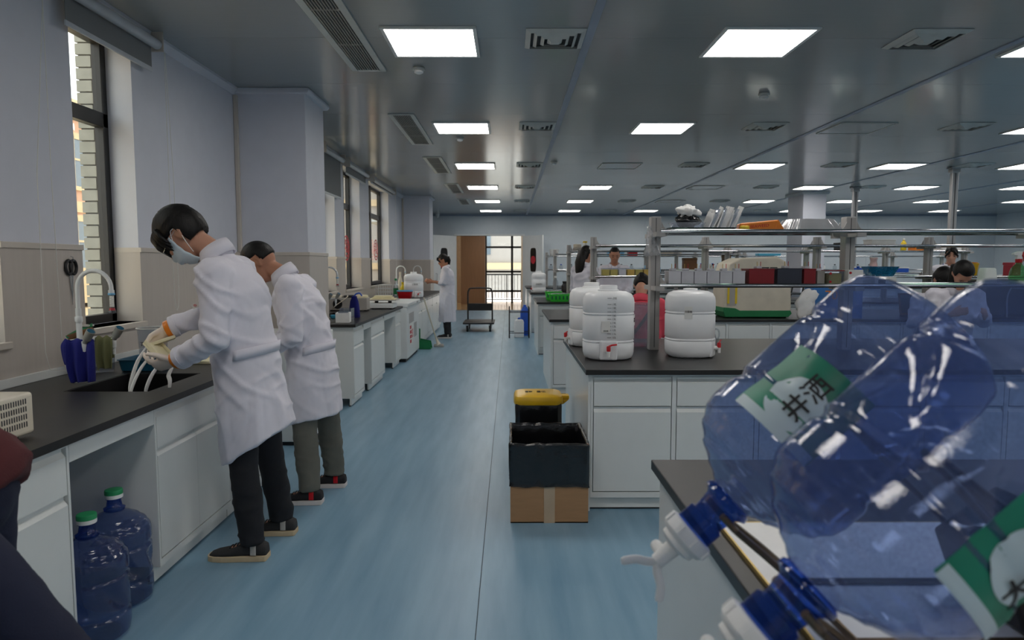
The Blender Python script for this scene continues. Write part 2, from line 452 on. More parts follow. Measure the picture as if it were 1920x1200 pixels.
# ---- other walls
wr = struct(B(XR, XR + .2, YB - .2, YF + .2, 0, ZC + .1).build('wall_right', 'wall_far'))
wb = struct(B(XL - .3, XR + .2, YB - .2, YB, 0, ZC + .1).build('wall_near', 'wall_paint'))
c = struct(B(6.27, 6.76, 14.69, 15.5, 0, ZC).build('wall_pillar_centre', 'wall_paint', bev=.005))
m = MB().prism([(6.22, ZC), (6.22, ZC - .03), (6.25, ZC - .05), (6.78, ZC - .05), (6.81, ZC - .03), (6.81, ZC)], 14.64, 15.55, 'y')
m.build('crown_trim', 'wall_far', c)
# ---- corridor beyond the door
struct(B(-4.5, 4.5, YF + .1, 25.1, -.15, -.002).build('floor_corridor', 'corridor_tile'))
struct(B(-4.5, 4.5, YF + .2, 27.0, 2.75, 2.9).build('ceiling_corridor', 'wall_far'))
struct(B(DX1 + .0, DX1 + .2, YF + .2, 24.9, 0, 2.75).build('wall_corridor_right', 'corridor_wall'))
struct(B(-2.6, -2.4, YF + .2, 27, 0, 2.75).build('wall_corridor_left', 'corridor_wall'))
struct(B(-1.72, -.86, 24.3, 24.5, 0, 2.75).build('wall_corridor_brown', 'corridor_brown'))
struct(B(-2.4, -1.72, 25.4, 25.5, 0, 2.75).build('wall_corridor_end', 'corridor_wall'))
m = MB()
wx = [-.86, .10, .62]
for x in wx: m.box(x - .04, x + .04, 25.0, 25.1, 0, 2.75)
for z in (.45, 1.16, 2.05, 2.7): m.box(wx[0], wx[-1], 25.0, 25.1, z - .035, z + .035)
m = struct(m.build('window_6', 'frame_dark'))
for x0, x1 in zip(wx[:-1], wx[1:]):
    for z0, z1 in ((.45, 1.16), (1.16, 2.05), (2.05, 2.7)): B(x0 + .04, x1 - .04, 25.04, 25.05, z0, z1).build('pane', 'glass', m)
bd2 = thing('courtyard_building', 'pale building seen through the corridor window', 'building', (0, 33, 0))
B(-9, 9, 0, 3, -.2, 9).build('wall', 'facade_grey', bd2)
B(-9, 9, -.15, 0, 1.2, 1.5).build('floor_band', 'facade_cream', bd2); B(-9, 9, -.15, 0, 4.2, 4.5).build('floor_band', 'facade_cream', bd2)
for x in (-4.2, -1.9, .75, 3.0): B(x, x + 1.0, -.06, .02, 1.9, 3.5).build('window', 'facade_window', bd2)
struct(B(-4.5, 4.5, 25.1, 26.2, -.15, -.002).build('floor_balcony', 'corridor_tile'))
rl = thing('balcony_railing', 'dark metal railing with thin upright bars outside the corridor window', 'railing', (-.1, 25.5, 0))
for x in (-1.2, 0, 1.2): MB().cyl((x, 0, 0), (x, 0, 1.05), .016, n=8).build('post', 'frame_dark', rl)
MB().tube([(-1.2, 0, 1.05), (1.2, 0, 1.05)], .025, 8).build('top_rail', 'frame_dark', rl)
MB().tube([(-1.2, 0, .12), (1.2, 0, .12)], .018, 8).build('bottom_rail', 'frame_dark', rl)
bar = MB().cyl((0, 0, .12), (0, 0, 1.05), .009, n=6).build('baluster', 'frame_dark', rl, loc=(-1.15, 0, 0))
for i in range(1, 20): c = bar.copy(); COL.objects.link(c); c.location = (-1.15 + i * .12, 0, 0)
for y in (23.0, ):
    t = thing('corridor_fill_lamp', 'added unseen square lamp brightening the corridor beyond the far door', 'lamp', (-.6, y, 2.75))  # lamp added out of view above the door to brighten the brown wall
    B(-.31, .31, -.31, .31, -.03, 0).build('frame', 'white_metal', t); B(-.28, .28, -.28, .28, -.034, -.0305).build('diffuser', 'lamp_glow', t)
# ---- outside: tiled pier and the building opposite
pier = thing('brick_pier', 'grey brick pier outside the window by the sink', 'pier', (-2.745, 4.9, 0))
B(-.125, .12, -.22, .22, 0, 4.2).build('mortar_core', 'mortar', pier)
b0 = None
for k in range(52):
    z = .01 + k * .08
    off = .07 if k % 2 else 0
    for x0, x1 in ((-.135, -.135 + .1 + off), (-.125 + .1 + off, .13)):
        B(x0, x1, -.235, -.215, z, z + .07).build('brick', 'brick_grey', pier)
bd = thing('opposite_building', 'tan plastered building with dark windows across the yard', 'building', (-16, 30, 0))
B(-6, 0, -38, 60, 0, 7.1).build('wall', 'facade_tan', bd)
B(-.4, .35, -38, 60, 6.9, 7.35).build('cornice', 'facade_cream', bd)
B(-.2, .06, -38, 60, 3.35, 3.75).build('floor_band', 'facade_cream', bd)
B(-.2, .05, -38, 60, -.02, 1.1).build('plinth', 'facade_cream', bd)
w0 = B(-.1, .04, -.65, .65, 0, 1.75).build('window', 'facade_window', bd, loc=(0, -7.2, 1.3))
wf0 = MB().box(-.1, .08, -.75, -.62, -.1, 1.85).box(-.1, .08, .62, .75, -.1, 1.85).box(-.1, .08, -.75, .75, 1.72, 1.95).box(-.1, .1, -.8, .8, -.15, 0).box(-.1, .07, -.04, .04, 0, 1.75).box(-.1, .07, -.65, .65, .95, 1.02)
wf0 = wf0.build('window_frame', 'facade_cream', w0)
for zz in (1.3, 4.3):
    for i in range(-9, 19):
        if i == 0 and zz == 1.3: continue
        c = copy_tree(w0, loc=(0, -7.2 + i * 3.3, zz))
struct(B(-90, XL - .3, -40, 120, -.3, -.2).build('ground_outside', 'facade_cream'))
# ================================================================== CEILING FITTINGS
def ceiling_lamp():
    t = thing('ceiling_lamp', '', 'lamp', (0, 0, ZC), 0, 'square ceiling lamps')
    MB().box(-.315, .315, -.315, -.29, -.014, 0).box(-.315, .315, .29, .315, -.014, 0).box(-.315, -.29, -.29, .29, -.014, 0).box(.29, .315, -.29, .29, -.014, 0).build('frame', 'white_metal', t, bev=.002)
    B(-.29, .29, -.29, .29, -.010, -.002).build('diffuser', 'lamp_glow', t)
    return t
def hatch():
    t = thing('ceiling_hatch', '', 'hatch', (0, 0, ZC), 0, 'square ceiling access hatches')
    MB().box(-.31, .31, -.31, -.295, -.01, 0).box(-.31, .31, .295, .31, -.01, 0).box(-.31, -.295, -.295, .295, -.01, 0).box(.295, .31, -.295, .295, -.01, 0).build('frame', 'vent_white', t)
    B(-.293, .293, -.293, .293, -.006, -.001).build('door_panel', 'ceiling_white', t)
    return t
def diffuser_vent():
    t = thing('ceiling_diffuser', '', 'air vent', (0, 0, ZC), 0, 'square ceiling air diffusers')
    B(-.165, .165, -.165, .165, -.004, -.001).build('backing', 'vent_dark', t)
    for i, s in enumerate((.20, .145, .095, .05)):
        m = MB(); w_ = .034 if i == 0 else .022; z0 = -.012 - i * .004
        o_, n_ = s, s - w_
        P = [(o_, z0 + .01), (n_, z0 - .008)]
        rings = [[Vector((sx * r, sy * r, z)) for sx, sy in ((-1, -1), (1, -1), (1, 1), (-1, 1))] for r, z in ((o_, z0 + .010), (o_, z0 + .006), (n_, z0 - .010), (n_ + .002, z0 - .004), (o_ - .003, z0 + .010))]
        m.rings(rings, False, False).build('vane', 'vent_white', t)
    B(-.028, .028, -.028, .028, -.034, -.03).build('centre_plate', 'vent_white', t)
    return t
L0, H0, D0 = ceiling_lamp(), hatch(), diffuser_vent()
LX = [-.53, 1.72, 3.92, 6.08, 8.15, 10.3, 12.5]
LY = [-1.08, 1.90, 4.88, 7.86, 10.84, 13.82, 16.8, 19.78]
order = ['first', 'second', 'third', 'fourth', 'fifth', 'sixth', 'seventh']
rows = ['over the left aisle', 'right of the blue ceiling strip', 'in third row from windows', 'in fourth row from windows', 'in fifth row from windows', 'in sixth row from windows', 'in seventh row from windows']
HT = {(1, 4), (2, 3), (2, 5), (2, 6)}
fl_, fh_ = [0], [0]
def put(base, cnt, loc, label):
    o = base if cnt[0] == 0 else copy_tree(base)
    cnt[0] += 1; o.location = loc; o['label'] = label; return o
for i, x in enumerate(LX):
    for j, y in enumerate(LY):
        if (i, j) in HT:
            put(H0, fh_, (x, y, ZC), 'white ceiling hatch %s, %s lamp place from the camera' % (rows[i], order[max(0, j - 2)]))
        else:
            k = j - 2
            lab = 'glowing square ceiling lamp %s, %s from the camera' % (rows[i], order[k]) if k >= 0 else 'square ceiling lamp %s, behind the camera, %s' % (rows[i], ('farther', 'nearer')[j])
            put(L0, fl_, (x, y, ZC), lab)
cnt = [0]
for i, x in enumerate((.31, 2.85, 5.1, 7.2)):
    for j, y in enumerate((4.8, 7.75, 10.7, 13.7, 16.7, 19.6)):
        put(D0, cnt, (x, y, ZC), 'square louvred air diffuser in %s row from the windows, %s from the camera' % (order[i], order[j]))
# slot vents along the windows
def slot_vent(a, b, label):
    t = thing('slot_vent', label, 'air vent', (-1.11, (a + b) / 2, ZC), 0, 'long slot vents along the windows'); h = (b - a) / 2
    B(-.09, .09, -h + .03, h - .03, -.004, -.001).build('backing', 'vent_dark', t)
    m = MB().box(-.135, -.088, -h, h, -.012, 0).box(.088, .135, -h, h, -.012, 0).box(-.088, .088, -h, -h + .035, -.012, 0).box(-.088, .088, h - .035, h, -.012, 0)
    m.build('frame', 'vent_white', t, bev=.002)
    q = B(-.003, .003, -h + .03, h - .03, -.012, -.004).build('slat', 'machine_grey', t, loc=(-.075, 0, 0))
    for i in range(1, 9):
        c = q.copy(); COL.objects.link(c); c.location = (-.075 + i * .01875, 0, 0)
    k = 2
    for i in range(1, k + 1): B(-.09, .09, -h + 2 * h * i / (k + 1) - .004, -h + 2 * h * i / (k + 1) + .004, -.013, -.004).build('cross_bar', 'machine_grey', t)
for i, (a, b) in enumerate([(3.6, 5.57), (7.14, 8.9), (9.95, 11.66), (13.2, 14.9), (16.2, 17.7)]):
    slot_vent(a, b, 'long white slot vent with dark slats, %s from the camera along the windows' % order[i])
def smoke(x, y, label):
    t = thing('smoke_detector', label, 'smoke detector', (x, y, ZC), 0, 'ceiling smoke detectors')
    MB().lathe([(.045, 0), (.05, -.008), (.048, -.02), (.02, -.022)], 20).build('base', 'vent_white', t, smooth=True)
    MB().lathe([(.03, -.02), (.038, -.028), (.036, -.04), (.02, -.048)], 20).build('head', 'white_metal', t, smooth=True)
smoke(-.71, 5.5, 'white round smoke detector just past the nearest left lamp')
smoke(-.60, 8.45, 'small round smoke detector past the second lamp of the left aisle')
smoke(.67, 10.4, 'beige round detector beside the blue ceiling strip')
smoke(2.3, 6.3, 'flat round detector between the two rows right of the strip')
# far corner camera
t = thing('security_camera', 'tiny white dome camera in the far left ceiling corner', 'camera', (-2.2, 21.1, ZC - .05))
MB().lathe([(.06, .05), (.06, 0), (.03, -.005)], 16).build('base', 'white_metal', t, smooth=True)
MB().ball((0, 0, -.02), .045).build('dome', 'white_metal', t, smooth=True)
# service poles up to the ceiling
def pole(x, y, label, z0=.83):
    t = thing('service_pole', label, 'pole', (x, y, z0), 0, 'white service poles')
    h = ZC - z0
    B(-.05, .05, -.035, .035, .0, h).build('post', 'alu', t, bev=.006)
    MB().box(-.09, .09, -.07, .07, h - .03, h).box(-.07, .07, -.055, .055, h - .09, h - .03).build('ceiling_collar', 'alu', t, bev=.01)
    B(-.006, .006, -.038, -.034, .1, h - .1).build('groove', 'vent_dark', t)
# ================================================================== CABINETS AND WORKTOPS
CH = .80
MESHC = {}
def front(z0, z1, x0, x1):
    """drawer or door front with a slanted finger grip along its top"""
    return MB().prism([(0, z0), (.019, z0), (.019, z1), (.014, z1), (.014, z1 - .012), (0, z1 - .030)], x0, x1, 'x')
def cabinet(label, loc, rz, w=.475, d=.7, drawers=1, doors=1, group=None, ends=False):
    t = thing('base_cabinet', label, 'cabinet', loc, rz, group)
    key = (w, d, drawers, doors)
    if key in MESHC:
        for nm, me in MESHC[key]:
            o = bpy.data.objects.new(nm, me); COL.objects.link(o); o.parent = t
        return t
    made = []
    def part(nm, mb, mat, **k):
        o = mb.build(nm, mat, t, **k); made.append((nm, o.data)); return o
    m = MB().box(0, .018, .02, d, .08, CH).box(w - .018, w, .02, d, .08, CH).box(.018, w - .018, d - .02, d, .08, CH).box(.018, w - .018, .03, d - .02, .08, .1)
    m.box(0, .012, 0, .02, .08, CH).box(w - .012, w, 0, .02, .08, CH).box(.012, w - .012, 0, .02, .08, .112).box(.012, w - .012, 0, .02, CH - .016, CH)
    part('body', m, 'white_lam')
    part('plinth', MB().box(.0, w, .03, .05, .012, .08), 'white_lam')
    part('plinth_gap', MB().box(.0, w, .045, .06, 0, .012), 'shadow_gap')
    zt = CH - .02
    for i in range(drawers):
        z1 = zt - i * .172; part('drawer', front(z1 - .165, z1, .017, w - .017), 'white_lam')
    z1 = zt - drawers * .172 if drawers else zt
    ww = (w - .034) / doors
    for i in range(doors):
        part('door', front(.118, z1, .017 + i * ww + (.002 if i else 0), .017 + (i + 1) * ww), 'white_lam')
    MESHC[key] = made
    return t
def worktop(label, x0, x1, y0, y1, hole=None, extra=None):
    m = MB(); z0, z1 = CH, CH + .03
    if hole:
        a, b, c, d = hole
        m.box(x0, x1, y0, c, z0, z1).box(x0, x1, d, y1, z0, z1).box(x0, a, c, d, z0, z1).box(b, x1, c, d, z0, z1)
        return tag(m.build('worktop', 'worktop_black'), label, 'worktop')
    m.box(x0, x1, y0, y1, z0, z1)
    return tag(m.build('worktop', 'worktop_black', bev=.003), label, 'worktop')
def sink(label, a, b, c, d):
    t = thing('sink', label, 'sink', ((a + b) / 2, (c + d) / 2, CH)); w_, h = (b - a) / 2 - .001, (d - c) / 2 - .001; k = .008
    m = MB().box(-w_, w_, -h, h, -.26, -.25).box(-w_, -w_ + k, -h, h, -.25, .028).box(w_ - k, w_, -h, h, -.25, .028).box(-w_ + k, w_ - k, -h, -h + k, -.25, .028).box(-w_ + k, w_ - k, h - k, h, -.25, .028)
    m.build('basin', 'black_plastic', t)
    MB().lathe([(.03, -.249), (.03, -.244), (.02, -.243)], 16).build('drain', 'steel', t)
XW = -1.52            # worktop front edge on the window side
XF = -1.55
W1 = worktop('black worktop with the sink where the two men wash up', XL + .016, XW, 1.1, 4.50, (-2.08, -1.68, 3.15, 3.69))
sink('black square sink under the gloved hands', -2.08, -1.68, 3.15, 3.69)
tag(B(XL + .013, XL + .03, 1.1, 4.5, CH + .03, CH + .075).build('upstand', 'white_lam', bev=.003), 'low white upstand strip behind the near sink worktop', 'upstand')
cabinet('white cabinet in front of the beige instrument, beside the dark jeans', (XF, 1.80, 0), R(90), w=.56, d=.6)
cabinet('white cabinet at the picture edge below the near worktop', (XF, 1.15, 0), R(90), w=.62, d=.6)
cabinet('white two-door cabinet below the sink, right of the blue water bottles', (XF, 2.94, 0), R(90), w=.78, d=.6, doors=2)
cabinet('white cabinet behind the legs of the masked man', (XF, 3.73, 0), R(90), w=.72, d=.6, doors=2)
t = tag(B(-2.35, XF, 2.362, 2.938, CH - .075, CH).build('apron_rail', 'white_lam'), 'white rail under the worktop above the blue water bottles', 'rail')
tag(B(-2.37, -2.35, 2.362, 2.938, .02, CH).build('back_panel', 'white_lam'), 'white back panel behind the blue water bottles', 'panel')
# second run, behind the first pillar
W2 = worktop('black worktop behind the first pillar, carrying the balance', XC + .016, XW, 6.72, 9.75)
m = MB().box(XL + .016, -2.12, 6.78, 9.75, CH, CH + .03)
W2b = worktop('black worktop strip along the wall behind the first pillar', XL + .016, XC + .014, 6.78, 9.75, (-2.18, -1.83, 7.72, 8.38))
sink('black sink beside the navy jug under the small white faucet', -2.18, -1.83, 7.72, 8.38)
cabinet('white cabinet closest to the first pillar with a plain end panel', (XF, 6.76, 0), R(90), w=.48, d=.26)
cabinet('white cabinet between two leg spaces under the balance', (XF, 7.62, 0), R(90), w=.82, d=.72)
cabinet('narrow white cabinet next to the white chest freezer', (XF, 9.26, 0), R(90), w=.45, d=.6)
for a, b, l in ((7.24, 7.62, 'first'), (8.44, 9.26, 'second')):
    tag(B(-2.35, XF, a + .002, b - .002, CH - .075, CH).build('apron_rail', 'white_lam'), 'white rail above the %s leg space behind the pillar' % l, 'rail')
    tag(B(-2.37, -2.35, a + .002, b - .002, .02, CH).build('back_panel', 'white_lam'), 'white back panel of the %s leg space behind the pillar' % l, 'panel')
# third run, where the woman stands
W3 = worktop('black worktop in front of the standing woman', XL + .016, XW, 11.25, 15.5)
for i, l in enumerate(('with the broom leaning on it', 'left of the standing woman', 'behind the standing woman', 'past the standing woman', 'beside the far pillar')):
    cabinet('white base cabinet %s' % l, (XF, 11.27 + i * .84, 0), R(90), w=.83, d=.6, doors=2)
# ------------------------------------------------------------------ island benches on the right
XB = .43
BEN = [('A', .45, 2.03, 4.2), ('B', 3.80, 5.42, 5.8), ('C', 7.33, 9.0, 7.4), ('D', 10.66, 12.3, 8.8), ('E', 14.1, 15.75, 6.15), ('F', 17.5, 19.2, 12.0)]
names = {'A': 'nearest bench under the big blue bottles', 'B': 'bench holding the white water barrels', 'C': 'bench with the beige centrifuge', 'D': 'bench behind the green basket', 'E': 'bench before the centre pillar', 'F': 'farthest bench by the end wall'}
BTOP = {}
for k, y0, y1, x1 in BEN:
    BTOP[k] = worktop('black worktop of the ' + names[k], XB, x1, y0, y1)
    n_ = int((x1 - XB - .06) / .475); xs_ = XB + .035
    for i in range(n_):
        loc = (xs_ + i * .475, y0 + .04, 0)
        lab = 'white cabinet, %s from the aisle, in the %s' % ((order + ['eighth', 'ninth', 'tenth', 'eleventh', 'twelfth', 'thirteenth', 'fourteenth', 'fifteenth', 'sixteenth', 'seventeenth', 'eighteenth', 'nineteenth', 'twentieth', 'twenty-first', 'twenty-second', 'twenty-third', 'twenty-fourth', 'twenty-fifth'])[i], names[k])
        if k == 'A': lab = lab
        cabinet(lab, loc, 0, w=.475, d=y1 - y0 - .08, group='white cabinets of the ' + names[k])
    tag(B(xs_ - .016, xs_ - .001, y0 + .042, y1 - .04, .0, CH).build('end_panel', 'white_lam'), 'plain white end panel of the ' + names[k], 'panel')
# reagent shelves: posts, rails, glass
def shelf(label, x0, y, n, pitch, levels=(1.28, 1.64), top=1.745, z0=CH + .03):
    t = thing('reagent_shelf', label, 'shelf', (x0, y, z0))
    pm = B(-.034, .034, -.04, .04, 0, top - z0)
    gm = B(-.002, .002, -.0415, -.039, 0.02, top - z0 - .01)
    bm_ = MB()
    for i in range(n):
        xx = i * pitch
        if i == 0:
            p = pm.build('post', 'alu_paint', t, bev=.005); g = gm.build('groove', 'vent_dark', p)
            for zl in levels:
                for s in (-1, 1):
                    pl = [(s * .034, zl - z0 - .035), (s * .075, zl - z0 - .026), (s * .085, zl - z0), (s * .075, zl - z0 + .012), (s * .05, zl - z0 + .035), (s * .034, zl - z0 + .07)]
                    MB().prism(pl, -.052, -.044, 'y').build('bracket', 'alu_paint', p); MB().prism(pl, .044, .052, 'y').build('bracket', 'alu_paint', p)
                MB().box(-.03, .03, -.19, .19, zl - z0 - .035, zl - z0 - .005).build('cross_arm', 'alu_paint', p)
        else:
            p2 = copy_tree(p); p2.parent = t; p2.location = (xx, 0, 0)
    for ch in list(p.children):
        if ch.name.startswith('bracket') and ch.data.vertices[0].co.x < 0: bpy.data.objects.remove(ch)
    L = (n - 1) * pitch
    for zl in levels:
        for s in (-1, 1):
            MB().tube([(-.0, s * .18, zl - z0), (L, s * .18, zl - z0)], .014, 10).build('rail', 'chrome', t, smooth=True)
        for i in range(n - 1):
            B(i * pitch + .05, (i + 1) * pitch - .05, -.165, .165, zl - z0 - .004, zl - z0 + .004).build('glass_shelf', 'shelf_glass', t)
    return t
SH = {}
for k, y0, y1, x1 in BEN[1:]:
    n_ = int((x1 - 1.0) / 1.33) + 1
    ym = {'B': 4.72, 'C': 8.15, 'D': 11.5, 'E': 15.0, 'F': 18.4}[k]
    SH[k] = ym
    shelf('two-level glass and aluminium shelf on the ' + names[k], 1.0, ym, min(n_, 4) if k == 'E' else n_, 1.33)
pole(7.06, 10.95, 'tall aluminium service pole rising from the bench behind the green basket')
pole(6.90, 13.75, 'tall aluminium service pole beside the white centre pillar', 0)
# ================================================================== WATER BOTTLES
def bottle_radius(z, a):
    P = [(0, .100), (.006, .118), (.02, .131), (.05, .135), (.09, .135), (.10, .128), (.108, .128), (.118, .135), (.235, .135), (.245, .129), (.252, .129), (.262, .135), (.30, .135), (.315, .132), (.34, .118), (.362, .094), (.378, .066), (.388, .044), (.394, .034)]
    r = P[-1][1]
    for (z0, r0), (z1, r1) in zip(P[:-1], P[1:]):
        if z <= z1:
            t = (z - z0) / (z1 - z0); t = t * t * (3 - 2 * t) if abs(r1 - r0) > .004 else t; r = r0 + (r1 - r0) * t; break
    if .118 < z < .235:
        e = math.sin(math.pi * (z - .118) / .117)
        u = (a / (2 * math.pi) * 6 + (z - .118) / .117 * .5) % 1.0
        d = max(0.0, 1 - abs(u - .5) * 4)
        r -= .016 * e * min(1, d * 1.6)
    return r
def water_bottle(label, loc, rot=None, cap='green', axis=None, name='water_bottle'):
    t = thing(name, label, 'bottle', loc)
    if rot: t.rotation_euler = rot
    n_, k = 72, 90; rings = []
    for i in range(k + 1):
        z = .394 * i / k; rings.append([(bottle_radius(z, 2 * math.pi * j / n_) * math.cos(2 * math.pi * j / n_), bottle_radius(z, 2 * math.pi * j / n_) * math.sin(2 * math.pi * j / n_), z) for j in range(n_)])
    MB().rings(rings, True, False).build('body', 'blue_pet', t, smooth='all')
    MB().lathe([(.034, .392), (.040, .396), (.041, .404), (.034, .408), (.030, .412), (.0265, .436), (.0265, .440), (.032, .443), (.032, .470)], 40, cap0=False, cap1=False).build('neck', 'blue_pet_neck', t, smooth=50)
    if cap == 'green':
        c = MB().lathe([(.0335, .446), (.0345, .45), (.0345, .476), (.033, .480), (.028, .482)], 32).build('cap', 'foam_white', t, smooth=40)
        MB().lathe([(.0348, .462), (.0348, .4765), (.0333, .4806), (.028, .4826)], 32).build('cap_band', 'green_cap', c, smooth=40)
    return t
def wrap_mesh(me, zc, a0, r):
    """lay a flat mesh (x towards the base, y up round the bottle) on the bottle side"""
    for v in me.vertices:
        z = zc - v.co.x; a = a0 + v.co.y / r; rr = r + .0012 + v.co.z
        v.co = Vector((rr * math.cos(a), rr * math.sin(a), z))
def patch(name, mat, parent, zc, hw, a0, ha, r, off=0, nz=8, na=16, ell=False):
    m = MB(); vs = []; fs = []
    for i in range(nz + 1):
        for j in range(na + 1):
            u, v = 2 * i / nz - 1, 2 * j / na - 1
            if ell: u, v = u * math.sqrt(1 - v * v / 2), v * math.sqrt(1 - u * u / 2)
            z = zc + hw * u; a = a0 + ha * v; rr = max(bottle_radius(z, a), r - .004) + .0015 + off
            vs.append((rr * math.cos(a), rr * math.sin(a), z))
    for i in range(nz):
        for j in range(na):
            p = i * (na + 1) + j; fs.append((p, p + 1, p + na + 2, p + na + 1))
    return m.add(vs, fs).build(name, mat, parent, smooth='all')
M('label_green', (28, 132, 104), .45, var=.15, scale=14)
M('label_pale', (196, 214, 220), .45, var=.05)
def bottle_print(t, zc, a0, body, pale_off):
    L = patch('label', 'label_green', t, zc, .062, a0, .52, .135)
    patch('label_patch', 'label_pale', L, zc + pale_off[0], .040, a0 + pale_off[1], .32, .135, .0008, ell=True)
    patch('label_band', 'label_pale', L, zc + .056, .008, a0, .50, .135, .0008)
    c = bpy.data.curves.new('x', 'FONT'); c.body = body; c.size = .037; c.align_x = 'CENTER'; c.align_y = 'CENTER'; c.extrude = .0004; c.offset = .0004
    q = bpy.data.objects.new('x', c); COL.objects.link(q)
    me = bpy.data.meshes.new_from_object(q.evaluated_get(bpy.context.evaluated_depsgraph_get())); bpy.data.objects.remove(q)
    me.materials.clear(); wrap_mesh(me, zc - .004, a0 - .05, .1365); link('label_lettering', me, 'ink', L)
def tap(t):
    """white dispensing tap with wing levers on the neck, axis along +z of the bottle"""
    T = MB().lathe([(.034, .470), (.040, .472), (.041, .476), (.041, .490), (.036, .496), (.030, .498), (.030, .505), (.022, .510)], 32)
    for k in range(8):
        a = 2 * math.pi * k / 8; T.box(-.004, .004, .034, .043, .473, .489, Matrix.Rotation(a, 4, 'Z'))
    T = T.build('tap', 'foam_white', t, smooth=35)
    MB().cyl((0, 0, .508), (0, 0, .545), .014, .012, 16).build('tap_barrel', 'foam_white', T, smooth=40)
    MB().tube([(0, 0, .528), (-.02, 0, .532), (-.045, 0, .534)], [.012, .0105, .0095], 14).build('spout', 'foam_white', T, smooth=40)
    for s in (-1, 1):
        MB().tube(smooth_path([(0, 0, .545), (.004, s * .012, .556), (.010, s * .030, .566), (.014, s * .044, .584)], 4), [(.004, .007)] * 12 + [(.003, .005)], 10, flat=(1, 0, 0)).build('wing_lever', 'foam_white', T, smooth=True)
TILT = R(42)
def rack_bottle(label, Yc, roll, lab):
    fx, fz = .360, 1.030                      # where the neck ring sits
    ax = Vector((-math.cos(TILT), 0, -math.sin(TILT)))
    base = Vector((fx, Yc, fz)) - ax * .400 * 1.06
    t = water_bottle(label, base, cap=None)
    q = ax.to_track_quat('Z', 'X').to_matrix()
    # local frame: z along ax, x towards the camera (-Y), y completes it
    zx = ax; xx = Vector((0, -1, 0)); yy = zx.cross(xx)
    t.rotation_euler = Matrix((xx, yy, zx)).transposed().to_euler()
    # perp up direction in local y?
    up = Vector((-math.sin(TILT), 0, math.cos(TILT))); sg = 1 if up.dot(yy) > 0 else -1
    tap(t); t.scale = (1.06, 1.06, 1.06)
    return t, sg
bt1, sg = rack_bottle('big clear blue water bottle tipped in the farther bench rack', 1.10, 0, None)
bottle_print(bt1, .228, sg * R(42), '井洒', (.012, .0))
bt2, sg = rack_bottle('big clear blue water bottle tipped in the nearest bench rack', .795, 0, None)
bottle_print(bt2, .240, sg * R(-20), '大回', (-.006, .05))
def bottle_rack(Yc, label):
    z0 = CH + .0305
    if Yc < 1.5: z0 += .008
    t = thing('bottle_rack', label, 'rack', (.70, Yc, z0), 0, 'wire bottle racks')
    h = 1.0 - z0
    r = .006
    m = MB().tube([(-.17, -.10, r), (.28, -.10, r), (.28, .10, r), (-.17, .10, r)], r, 8, closed=True)
    m.build('base_frame', 'rack_rod', t, smooth=True)
    ax = Vector((-math.cos(TILT), 0, -math.sin(TILT))); fl_ = Vector((.360 - .70, 0, 1.030 - z0))
    # yoke round the neck
    c = fl_ + ax * .022; up = Vector((-math.sin(TILT), 0, math.cos(TILT)))
    arc = [c + (up * -math.cos(a) + Vector((0, 1, 0)) * math.sin(a)) * .044 for a in [R(d) for d in range(-100, 101, 20)]]
    MB().tube(arc, r, 8).build('neck_yoke', 'rack_rod', t, smooth=True)
    for s in (-1, 1):
        p = arc[0] if s < 0 else arc[-1]
        q = c - up * .044
        MB().tube(smooth_path([arc[3 if s < 0 else -4], (-.26, s * .05, .09), (-.17, s * .10, r)], 5), r, 8).build('front_leg', 'rack_rod', t, smooth=True)
    # cradle under the body
    b = fl_ - ax * .26
    arc2 = [b + (up * -math.cos(a) + Vector((0, 1, 0)) * math.sin(a)) * .150 for a in [R(d) for d in range(-60, 61, 15)]]
    MB().tube(arc2, r, 8).build('cradle', 'rack_rod', t, smooth=True)
    for s in (-1, 1): MB().tube([arc2[0 if s < 0 else -1], (.20, s * .10, r)], r, 8).build('rear_leg', 'rack_rod', t, smooth=True)
    m = MB().prism([(.10, r), (.20, r), (.17, .19), (.06, .11)], -.09, .09, 'y'); m.build('rear_support', 'black_plastic', t, bev=.006)
    return t
bottle_rack(1.10, 'bronze wire rack holding the farther tipped blue bottle')
bottle_rack(.795, 'bronze wire rack holding the nearest tipped blue bottle')
t = thing('white_board', 'white board with a brass edge lying on the nearest bench', 'board', (.475, .5, CH + .0305))
B(0, 1.6, 0, 1.0, 0, .008).build('sheet', 'foam_white', t)
B(-.004, 0, 0, 1.0, 0, .0085).build('edge_strip', 'brass', t)
B(-.004, 1.6, 1.0, 1.004, 0, .0085).build('edge_strip', 'brass', t)
water_bottle('empty blue water bottle with green cap under the worktop, front one', (-1.60, 2.52, 0), rot=(0, 0, .4))
water_bottle('empty blue water bottle with green cap beside the two-door cabinet', (-1.66, 2.802, 0), rot=(0, 0, 1.1))
water_bottle('empty blue water bottle at the back under the worktop', (-1.98, 2.66, 0), rot=(0, 0, 2.0))
